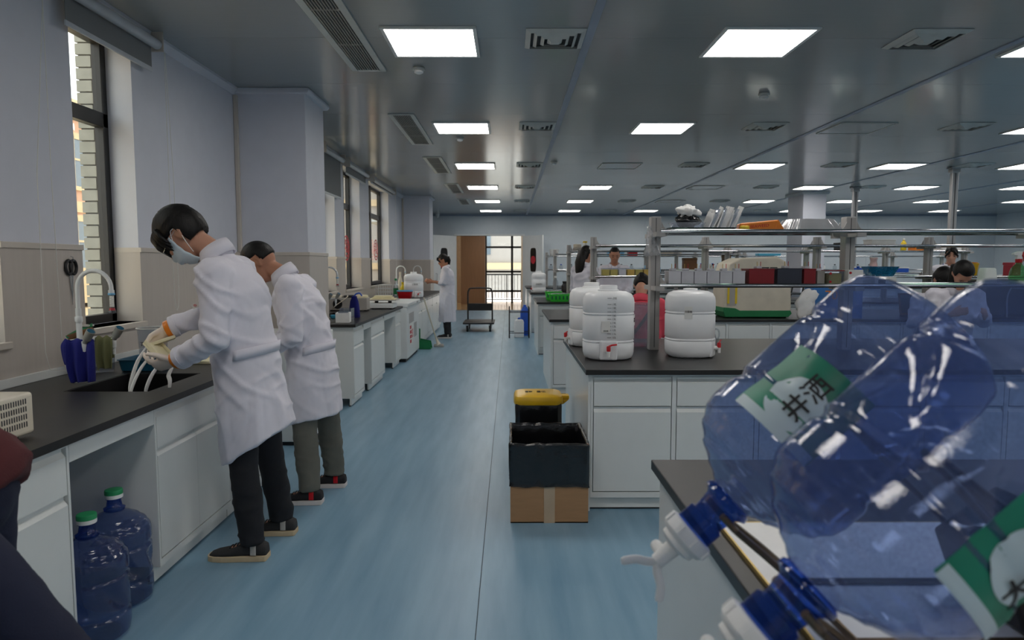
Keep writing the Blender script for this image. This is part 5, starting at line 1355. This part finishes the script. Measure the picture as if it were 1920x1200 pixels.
    for i in range(1, k):
        la = math.pi * i / k - math.pi / 2; ring = []
        for q in range(n_):
            lo = 2 * math.pi * q / n_; d = V((math.cos(la) * math.cos(lo), math.cos(la) * math.sin(lo), math.sin(la)))
            fr = d.x
            if hair == 'bowl': line = .10 if fr > .5 else (.02 if fr > -.02 else -.74)
            elif hair == 'short': line = .52 if fr > .35 else (.12 + .25 * max(0, fr) if fr > -.25 else -.38)
            elif hair == 'pony': line = .45 if fr > .45 else (.0 if fr > -.1 else -.8)
            else: line = .48 if fr > .45 else (-.1 if fr > -.1 else -.9)
            e = max(0, min(1, (d.z - line) / .16 + .5)); e = e * e * (3 - 2 * e)
            st = noise.noise(V((lo * 9, la * 1.6, seed))) * .02 + noise.noise(V((lo * 22, la * 2.4, seed + 3))) * .012
            amp = {'bowl': 1.5, 'short': .3, 'pony': .6, 'long': .6}[hair]
            rr = .84 + (big - .84 + st * amp + (.05 if hair == 'bowl' and d.z > .3 else 0)) * e
            ring.append(H(-.014 + .100 * rr * d.x, .080 * rr * d.y, .024 + .108 * rr * d.z))
        rings.append(ring)
    hm = MB().rings(rings)
    rs = random.Random(seed)
    if hair == 'bowl':
        for q in range(26):
            a = R(-62 + 124 * q / 25) + rs.uniform(-.04, .04); c, s = math.cos(a), math.sin(a); dz = rs.uniform(-.018, .012)
            hm.tube([H(-.01 + .108 * c, .088 * s, .085), H(-.01 + .122 * c, .096 * s, .045), H(-.008 + .116 * c, .092 * s, .004 + dz), H(-.006 + .108 * c, .086 * s, -.016 + dz)], [.016 * S, .013 * S, .008 * S, .002 * S], 7)
    if hair == 'pony':
        q0 = H(-.125, 0, .02); bk = (RM @ V((-1, 0, 0))); bk.z = 0
        hm.tube([H(-.09, 0, .03), q0, q0 + bk * .02 + V((0, 0, -.06)), q0 + bk * .01 + V((0, 0, -.14)), q0 + V((0, 0, -.19))], [.025, .03, .032, .024, .006], 12)
        for s in (-1, 1): hm.tube([H(.08, s * .02, .10), H(.098, s * .045, .06), H(.07, s * .078, .01), H(.055, s * .08, -.03)], [.014, .018, .012, .003], 8)
    if hair == 'long':
        q0 = H(-.085, 0, .02); bk = (RM @ V((-1, 0, 0))); bk.z = 0
        hm.tube([H(-.06, 0, .04), q0, q0 + bk * .06 + V((0, 0, -.14)), q0 + bk * .07 + V((0, 0, -.27)), q0 + bk * .06 + V((0, 0, -.33))], [(.05, .07), (.045, .085), (.04, .09), (.035, .07), (.01, .03)], 14, flat=RM @ V((1, 0, 0)))
    hm.build('hair', 'hair_black', t, smooth='all')
    # ---------------- mask
    if mask:
        vs = []; fs = []; nu, nv = 20, 14
        for i in range(nv + 1):
            for q in range(nu + 1):
                u, v = 2 * q / nu - 1, i / nv
                a = u * R(72); z = .006 - .132 * v + .016 * abs(u) * (1 - 2 * v) * 1.2
                bul = .014 * math.sin(math.pi * v) + .004 * math.sin(v * 25)
                prow = (1 - abs(u)) ** 1.5
                rx = .096 + bul + .016 * prow * math.exp(-((v - .28) / .25) ** 2)
                sh = max(0, v - .55) * .075
                vs.append(H(-.002 + (rx - sh) * math.cos(a) * (1 if v < .9 else .97), (.072 - sh * .35) * math.sin(a) * 1.06, z))
        for i in range(nv):
            for q in range(nu): a = i * (nu + 1) + q; fs.append((a, a + 1, a + nu + 2, a + nu + 1))
        mk = MB().add(vs, fs).build('face_mask', 'mask_blue', t, smooth='all')
        so = mk.modifiers.new('thick', 'SOLIDIFY'); so.thickness = .002; so.offset = 1
        for s in (-1, 1):
            e0 = H(.030, s * .071, .000); e1 = H(.012, s * .063, -.100)
            MB().tube(smooth_path([e0, H(.0, s * .082, .028), H(-.026, s * .086, .022)], 4), .0018, 6).build('ear_loop', 'foam_white', mk)
            MB().tube(smooth_path([e1, H(-.008, s * .082, -.055), H(-.022, s * .088, -.025)], 4), .0018, 6).build('ear_loop', 'foam_white', mk)
    # ---------------- coat or jacket
    c = MB(); ch, wa, pe, ne = j['chest'], j['waist'], j['pelvis'], j['neck']
    b = bulk
    if seated: hemz = pe.z - .12
    hp = hems if hems is not None else (pe.x, pe.y, hem)
    hp = V(hp)
    wr = hemw or (.175 * b, .205 * b)
    path = [ne + up * .015, ne - up * .035, ch.lerp(ne, .55), ch, wa, pe, pe.lerp(hp, .5), hp]
    rad = [(.058, .062), (.075, .095), (.118 * b, .165 * b), (.150 * b, .190 * b), (.142 * b, .178 * b), (.155 * b, .188 * b), (.5 * (.155 * b + wr[0]), .5 * (.188 * b + wr[1])), wr]
    pp = [path[0]]; rr = [rad[0]]
    for i in range(len(path) - 1):
        for q in range(1, 4):
            f = q / 3; pp.append(path[i].lerp(path[i + 1], f)); rr.append(tuple(rad[i][z] + (rad[i + 1][z] - rad[i][z]) * f for z in (0, 1)))
    c.tube(pp, rr, 32, flat=(1, 0, 0))
    for s in 'LR':
        sh, el, wri = j['shoulder' + s], j['elbow' + s], j['wrist' + s]
        e2 = wri if sleeve >= 1 else el.lerp(wri, sleeve)
        c.tube([sh.lerp(ch.lerp(ne, .55), .5), sh, sh.lerp(el, .5), el, el.lerp(e2, .5), e2], [.088 * b, .082 * b, .070 * b, .062 * b, .057 * b, .050 * b], 16)
        c.ball(sh, .080 * b, 14, 10)
    cm = fuse(c, voxel if not near else .010, 3, .5)
    def wr_fn(p, nn):
        if p.z < pe.z:            # long hanging folds of the skirt
            a = noise.noise(V((p.x * 7, p.y * 7, p.z * 1.3 + seed))); b_ = noise.noise(V((p.x * 15, p.y * 15, p.z * 2.5 + seed)))
            f = min(1, (pe.z - p.z) / .2)
        else: a = b_ = 0; f = 0
        u, w2 = p.x * .8 + p.z * .6, p.z * .8 - p.x * .6
        c_ = noise.noise(V((u * 3.0, p.y * 4, w2 * 11 + seed))); d_ = noise.noise(V((u * 12 + seed, p.y * 5, w2 * 3.5)))
        e_ = noise.noise(V((p.x * 22, p.y * 22, p.z * 22)))
        return f * (.012 * (1 - min(1, abs(a) * 3)) + .004 * b_) + (1 - .6 * f) * (.010 * (1 - min(1, abs(c_) * 4)) + .006 * (1 - min(1, abs(d_) * 4))) + .0012 * e_ - .005
    cm.update(); displace(cm, wr_fn)
    if hem_slope:
        z1 = pe.z
        for v in cm.vertices:
            if v.co.z < z1:
                w_ = min(1, (z1 - v.co.z) / (z1 - hp.z)); v.co.z += -hem_slope * (v.co.x - hp.x) * w_
    ct = link('lab_coat' if coat == 'coat_white' else 'jacket', cm, coat, t, smooth='all')
    # open turned-up collar
    col_ = MB(); rings = []
    for (dr, dz, fl) in ((.006, -.045, 0), (.010, .0, 0), (.004, .035, 0), (.010, .040, 0), (.022, .006, 0), (.026, -.03, 0)):
        ring = []
        for q in range(28):
            a = R(32) + (2 * math.pi - R(64)) * q / 27
            g = frame_m(ne, V((1, 0, 0)) - up * up.x, V((0, 1, 0)))
            ring.append(g @ V(((.062 + dr) * math.cos(a), (.066 + dr) * math.sin(a), dz + .018 * (-math.cos(a)))))
        rings.append(ring)
    vs = [p for r_ in rings for p in r_]; fs = []
    for i in range(len(rings) - 1):
        for q in range(27): a = i * 28 + q; fs.append((a, a + 1, a + 29, a + 28))
    cl = MB().add(vs, fs).build('collar', coat, ct, smooth='all'); so = cl.modifiers.new('thick', 'SOLIDIFY'); so.thickness = .004
    if near:
        # back belt, pocket edge, cuffs, name tag
        w0 = wa.lerp(pe, .35); vs = []; fs = []
        for q in range(25):
            a = R(95) + R(170) * q / 24
            for dz in (-.024, .024): vs.append(w0 + V((.154 * b * math.cos(a) - dz * .1, .189 * b * math.sin(a), -.03 * math.cos(a) + dz)))
            if q: fs.append((2 * q - 2, 2 * q, 2 * q + 1, 2 * q - 1))
        bl_ = MB().add(vs, fs).build('back_belt', coat, ct, smooth=30); so = bl_.modifiers.new('thick', 'SOLIDIFY'); so.thickness = .004; so.offset = 0
        for s in 'LR':
            d = (j['wrist' + s] - j['elbow' + s]).normalized(); w_ = j['wrist' + s]
            MB().tube([w_ - d * .035, w_ - d * .03, w_ - d * .005, w_ + d * .0], [.049 * b, .056 * b, .0555 * b, .048 * b], 20).build('cuff', coat, ct, smooth=True)
            if gloves:
                MB().tube([w_ - d * .01, w_ - d * .005, w_ + d * .022, w_ + d * .026], [.040, .0435, .0415, .038], 20).build('glove_cuff', 'orange_pack', ct, smooth=True)
    # ---------------- trousers
    p_ = MB(); p_.ball(pe - V((0, 0, .03)), (.115 * b, .15 * b, .11), 18, 12)
    for s in 'LR':
        hi, kn, an = j['hip' + s], j['knee' + s], j['ankle' + s]
        p_.tube([hi + (hi - kn).normalized() * .03, hi.lerp(kn, .35), kn, kn.lerp(an, .35), an + V((0, 0, .035)), an + V((0, 0, -.005))], [.078 * legr, .076 * legr, .068 * legr, .068 * legr, .060 * legr, .058 * legr], 16)
    pm = fuse(p_, max(voxel, .011), 2, .5); pm.update()
    def tr_fn(p, nn):
        s1 = noise.noise(V((p.x * 6 + seed, p.y * 6, p.z * 14))); s2 = noise.noise(V((p.x * 5, p.y * 5 + seed, p.z * 4)))
        k_ = 1 if p.z < .35 else .5
        return (.007 * (1 - min(1, abs(s1) * 3)) + .003 * s2) * k_ - .002
    displace(pm, tr_fn); link('trousers', pm, trousers, t, smooth='all')
    # ---------------- shoes
    if feet:
        for s in 'LR':
            a = j['ankle' + s]; base = V((a.x, a.y, a.z - .085))
            pr = [(-.075, .026, .060), (-.07, .034, .075), (-.045, .038, .088), (0, .040, .092), (.04, .041, .080), (.08, .045, .062), (.13, .047, .050), (.17, .042, .042), (.195, .030, .034), (.203, .012, .026)]
            rings = []
            for x, hw_, zt_ in pr:
                zb = .020; ring = []
                for q in range(20):
                    aa = 2 * math.pi * q / 20; cc, ss = math.cos(aa), math.sin(aa)
                    ring.append(base + V((x, hw_ * math.copysign(abs(cc) ** .7, cc), (zb + zt_) / 2 + (zt_ - zb) / 2 * math.copysign(abs(ss) ** .7, ss))))
                rings.append(ring)
            sh = MB().rings(rings).build('shoe', shoes, t, smooth='all')
            rings = []
            for x, hw_, zt_ in pr:
                rings.append([base + V((x * 1.03, (hw_ + .005) * sy, z)) for sy, z in ((-1, .0), (1, .0), (1.0, .027), (-1.0, .027))])
            MB().rings(rings).build('sole', sole, sh, bev=.003)
            for q in range(4): MB().tube([base + V((.045 + q * .018, -.022, .079 - q * .006)), base + V((.045 + q * .018, 0, .087 - q * .0075)), base + V((.045 + q * .018, .022, .079 - q * .006))], .003, 6).build('lace', 'ink', sh)
            MB().tube([base + V((-.02, sy, z)) for sy, z in ((-.046, .035), (-.044, .075), (-.03, .092))], [(.014, .002)] * 3, 6, flat=(1, 0, 0)).build('side_stripe', 'red_plastic' if shoes == 'shoe_black' and near else 'machine_grey', sh)
            MB().tube([base + V((-.02, -sy, z)) for sy, z in ((-.046, .035), (-.044, .075), (-.03, .092))], [(.014, .002)] * 3, 6, flat=(1, 0, 0)).build('side_stripe', 'red_plastic' if shoes == 'shoe_black' and near else 'machine_grey', sh)
    return t, j, G, S
# ---- masked man at the sink
BX, BY = -1.33, 3.30
def w2l(X, Y, Z): return (-(X - BX), -(Y - BY), Z)
m1, j1, G1, S1 = person('masked man in a long white lab coat rinsing a gel tray at the sink', (BX, BY, 0), R(180),
    dict(pelvis=(-.055, 0, .90), waist=(-.045, 0, 1.05), chest=(-.005, 0, 1.27), neck=(.075, 0, 1.47), head=(.235, -.01, 1.555),
         shoulderL=(.02, .175, 1.375), shoulderR=(.03, -.175, 1.385), elbowL=(-.01, .245, 1.085), wristL=(.185, .185, .99),
         elbowR=w2l(-1.53, 3.54, 1.18), wristR=w2l(-1.725, 3.47, 1.10),
         hipL=(-.07, .085, .88), hipR=(-.09, -.085, .88), kneeL=(-.06, .10, .48), kneeR=(-.09, -.16, .49), ankleL=(-.085, .09, .085), ankleR=(-.125, -.22, .085)),
    pitch=R(52), hscale=1.03, hems=(-.10, 0, .545), hem_slope=.50, hemw=(.172, .20), mask=True, gloves='glove', hair='bowl', skin='skin', trousers='jean_black', shoes='shoe_grey', sole='sole_tan', near=True, seed=2,
    hands=dict(L=dict(fwd=(.85, .0, -.25), palm=(.25, -.6, .75), side=-1, curl=(.55, .5, .3)), R=dict(fwd=(.55, .05, -.85), palm=(-.5, .5, -.4), side=1, curl=(.5, .5, .4))), bulk=1.0)
B(-.017, .017, -.0008, .0008, -.012, .012).build('name_tag', 'paper', m1, loc=w2l(-1.565, 3.405, 1.215)).rotation_euler = (0, .4, 0)
text_obj('name_tag_print', '中', .018, 'red_plastic', m1, frame_m(V(w2l(-1.565, 3.4, 1.215)), (-1, 0, 0), (0, 0, 1)))
# glasses of the masked man
def HH(*p): return G1 @ (V(p) * S1)
gl_ = MB()
for s in (-1, 1):
    MB().tube([HH(.104, s * .033 + .022 * math.cos(a), .004 + .017 * math.sin(a)) for a in [2 * math.pi * q / 20 for q in range(20)]], .0014, 6, closed=True).build('glasses_rim', 'steel', m1)
    MB().tube([HH(.103, s * .055, .008), HH(.05, s * .078, .012), HH(-.02, s * .086, .014)], .0012, 6).build('glasses_arm', 'steel', m1)
# gel tray with dripping gel held in the gloved hands
def W(px, z, y): return V(((px), y, z))
t = thing('gel_tray', 'cream gel tray held in the gloved hands over the sink', 'tray', (-1.70, 3.32, .98))
g = Matrix.Rotation(R(38), 4, 'Y') @ Matrix.Rotation(R(-20), 4, 'Z')
MB().box(-.085, .085, -.055, .055, -.006, .006).box(-.085, .085, -.055, -.050, .006, .022).box(-.085, .085, .05, .055, .006, .022).build('tray_plate', 'cream_gel', t, bev=.003).matrix_local = g
MB().box(-.07, .07, -.045, .045, -.008, .008).build('gel_slab', 'cream_gel', t, bev=.003).matrix_local = Matrix.Translation((-.045, .08, .055)) @ Matrix.Rotation(R(-20), 4, 'Y') @ Matrix.Rotation(R(30), 4, 'Z')
for (x, y, z), (x1, y1, z1), r_ in (((-.06, -.02, .04), (-.125, -.06, -.19), .009), ((-.05, .0, .0), (-.10, -.10, -.22), .008), ((.02, -.05, -.03), (-.03, -.1, -.22), .009), ((.06, -.02, -.06), (.065, -.06, -.17), .010)):
    MB().tube(smooth_path([(x, y, z), (x * .6 + x1 * .4 - .012, (y + y1) / 2, z * .7 + z1 * .3), (x1, y1, z1 * .7), (x1 - .005, y1, z1)], 5), [r_ * .5 + r_ * .5 * math.sin(math.pi * q / 17 + .3) for q in range(15)] + [r_ * .3], 8).build('gel_strand', 'foam_white', t, smooth=True)
# ---- second man behind him
BX2, BY2 = -1.20, 4.12
def w2l2(X, Y, Z): return (-(X - BX2), -(Y - BY2), Z)
m2, j2, G2, S2 = person('man in a white lab coat and grey trousers bending over the worktop', (BX2, BY2, 0), R(180),
    dict(pelvis=(.0, 0, .82), waist=(.02, 0, .96), chest=(.065, 0, 1.16), neck=(.155, 0, 1.355), head=(.30, -.01, 1.43),
         shoulderL=(.075, .175, 1.28), shoulderR=(.09, -.175, 1.28), elbowL=(.04, .23, 1.00), wristL=(.22, .15, .93), elbowR=(.06, -.24, 1.0), wristR=(.25, -.15, .95),
         hipL=(-.01, .085, .80), hipR=(-.02, -.085, .80), kneeL=(.02, .11, .45), kneeR=(-.06, -.12, .45), ankleL=(-.01, .14, .085), ankleR=(-.075, -.17, .085)),
    pitch=R(46), hems=(-.005, 0, .50), hem_slope=.12, hemw=(.165, .20), hair='short', skin='skin_tan', trousers='trouser_grey', shoes='shoe_black', sole='sole_white', near=True, seed=5, bulk=.98, hscale=.97, legr=1.08)
# ---- woman at the far counter
person('woman with a ponytail and long white coat washing at the far counter', (-1.20, 13.2, 0), R(180),
    dict(neck=(.02, 0, 1.36), chest=(.0, 0, 1.20), head=(.075, 0, 1.495), waist=(0, 0, 1.02), pelvis=(0, 0, .86), shoulderL=(.02, .155, 1.31), shoulderR=(.02, -.155, 1.31), elbowL=(.06, .20, 1.06), wristL=(.27, .17, 1.10), elbowR=(.06, -.20, 1.06), wristR=(.27, -.12, 1.08), hipL=(0, .08, .84), hipR=(0, -.08, .84), kneeL=(.01, .09, .46), kneeR=(.01, -.09, .46), ankleL=(0, .09, .085), ankleR=(0, -.09, .085)),
    pitch=R(24), hem=.32, hair='pony', skin='skin_tan', trousers='shoe_black', seed=8, bulk=.95, sleeve=.45, voxel=.014, legr=1.0)
# ---- people between the benches
STAND = dict(neck=(.01, 0, 1.40), head=(.04, 0, 1.55), shoulderL=(0, .165, 1.34), shoulderR=(0, -.165, 1.34), elbowL=(.02, .22, 1.07), elbowR=(.02, -.22, 1.07), wristL=(.22, .15, 1.0), wristR=(.22, -.15, 1.0))
person('woman with long black hair and white coat seen from behind at the shelf', (1.04, 9.5, 0), R(40), dict(STAND), pitch=R(15), hair='long', skin='skin_tan', seed=11, bulk=.9, voxel=.015, trousers='jean_navy', hem=.6)
person('person facing us in white coat over a dark shirt behind the shelf', (1.55, 10.1, 0), R(-95), dict(STAND), pitch=R(18), hair='short', skin='skin_tan', seed=14, bulk=.95, voxel=.015, hem=.6)
person('standing dark-haired person in white coat far behind the yellow bottle', (6.30, 9.75, 0), R(-120), dict(STAND), pitch=R(15), hair='pony', seed=17, bulk=.92, voxel=.016, hem=.6)
SIT = dict(pelvis=(-.02, 0, .58), waist=(0, 0, .72), chest=(.05, 0, .92), neck=(.10, 0, 1.10), head=(.17, 0, 1.235), shoulderL=(.06, .165, 1.04), shoulderR=(.06, -.165, 1.04), elbowL=(.10, .23, .80), elbowR=(.10, -.23, .80), wristL=(.30, .14, .88), wristR=(.30, -.14, .88),
           hipL=(0, .09, .56), hipR=(0, -.09, .56), kneeL=(.36, .12, .55), kneeR=(.36, -.12, .55), ankleL=(.26, .12, .085 + .1), ankleR=(.26, -.12, .085 + .1))
def up_(d, dz): return {k: (v[0], v[1], v[2] + dz) for k, v in d.items()}
def stool(x, y, h, label):
    t = thing('lab_stool', label, 'stool', (x, y, 0))
    MB().lathe([(.14, h - .045), (.165, h - .04), (.17, h - .01), (.15, h)], 28).build('seat', 'black_plastic', t, smooth=40)
    MB().cyl((0, 0, .05), (0, 0, h - .045), .025, n=14).build('column', 'chrome', t, smooth=40)
    for i in range(5):
        a = 2 * math.pi * i / 5
        l_ = MB().tube([(0, 0, .09), (.24 * math.cos(a), .24 * math.sin(a), .065)], [(.02, .015), (.014, .012)], 10).build('leg', 'chrome', t, smooth=True)
        MB().ball((.24 * math.cos(a), .24 * math.sin(a), .026), .026).build('caster', 'rubber', l_, smooth='all')
    MB().tube([(.17 * math.cos(a * .2094), .17 * math.sin(a * .2094), .19) for a in range(30)], .010, 8, closed=True).build('foot_ring', 'chrome', t, smooth=True)
def sitter(label, x, y, rz, dz, **k):
    person(label, (x, y, 0), rz, {**up_(SIT, dz), 'ankleL': (.20, .12, .26), 'ankleR': (.20, -.12, .26)}, voxel=.015, **k)
sitter('seated person with black centre-parted hair behind the white cup', 4.02, 6.18, R(-100), .10, pitch=R(58), hair='long', seed=21, seated=True, hem=.52, bulk=.95)
stool(4.03, 6.20, .52, 'black round lab stool under the person with parted hair')
sitter('seated person with short black hair left of the parted hair', 4.26, 6.85, R(-95), .03, pitch=R(50), hair='bowl', seed=24, hem=.5, bulk=.95)
stool(4.27, 6.87, .45, 'black round lab stool under the short-haired sitter')
sitter('person in a pink jacket with a black shoulder strap bending at the bench', 1.22, 6.35, R(75), -.02, pitch=R(68), hair='pony', coat='red_soft', seed=27, hem=.46, bulk=1.05)
stool(1.22, 6.33, .40, 'black round lab stool under the pink jacket')
t = thing('shoulder_bag', 'black shoulder bag strap across the pink jacket', 'bag', (1.22, 6.35, .95))
MB().tube(smooth_path([(.10, -.10, .22), (.08, -.20, .12), (.0, -.215, -.02), (-.10, -.19, -.16), (-.16, -.12, -.24)], 6), [(.016, .004)] * 25, 8, flat=(1, 0, .6)).build('strap', 'black_plastic', t, smooth=True)
MB().superlathe([(.10, .05, -.38), (.11, .06, -.36), (.11, .06, -.22), (.09, .04, -.20)], 24, .4, (-.22, -.12, 0)).build('pouch', 'black_plastic', t, smooth=40)
# ---- person cut off at the left edge
person('person in dark jeans and maroon top at the left picture edge', (-1.20, 1.50, 0), R(180),
    dict(hipL=(-.0, .10, .86), hipR=(.05, -.08, .88), kneeL=(-.32, .12, .49), kneeR=(.10, -.09, .48), ankleL=(-.62, .13, .085), ankleR=(.10, -.10, .085), pelvis=(.06, 0, .91), waist=(.17, 0, 1.01), chest=(.33, 0, 1.12), neck=(.50, 0, 1.22), head=(.58, 0, 1.37), shoulderL=(.42, .19, 1.16), shoulderR=(.42, -.19, 1.16), elbowL=(.44, .27, 1.02), elbowR=(.44, -.27, 1.02), wristL=(.54, .20, .97), wristR=(.54, -.20, .97)),
    coat='maroon', hems=(.04, 0, .87), hemw=(.135, .17), trousers='jean_navy', hair='short', seed=31, pitch=R(25))
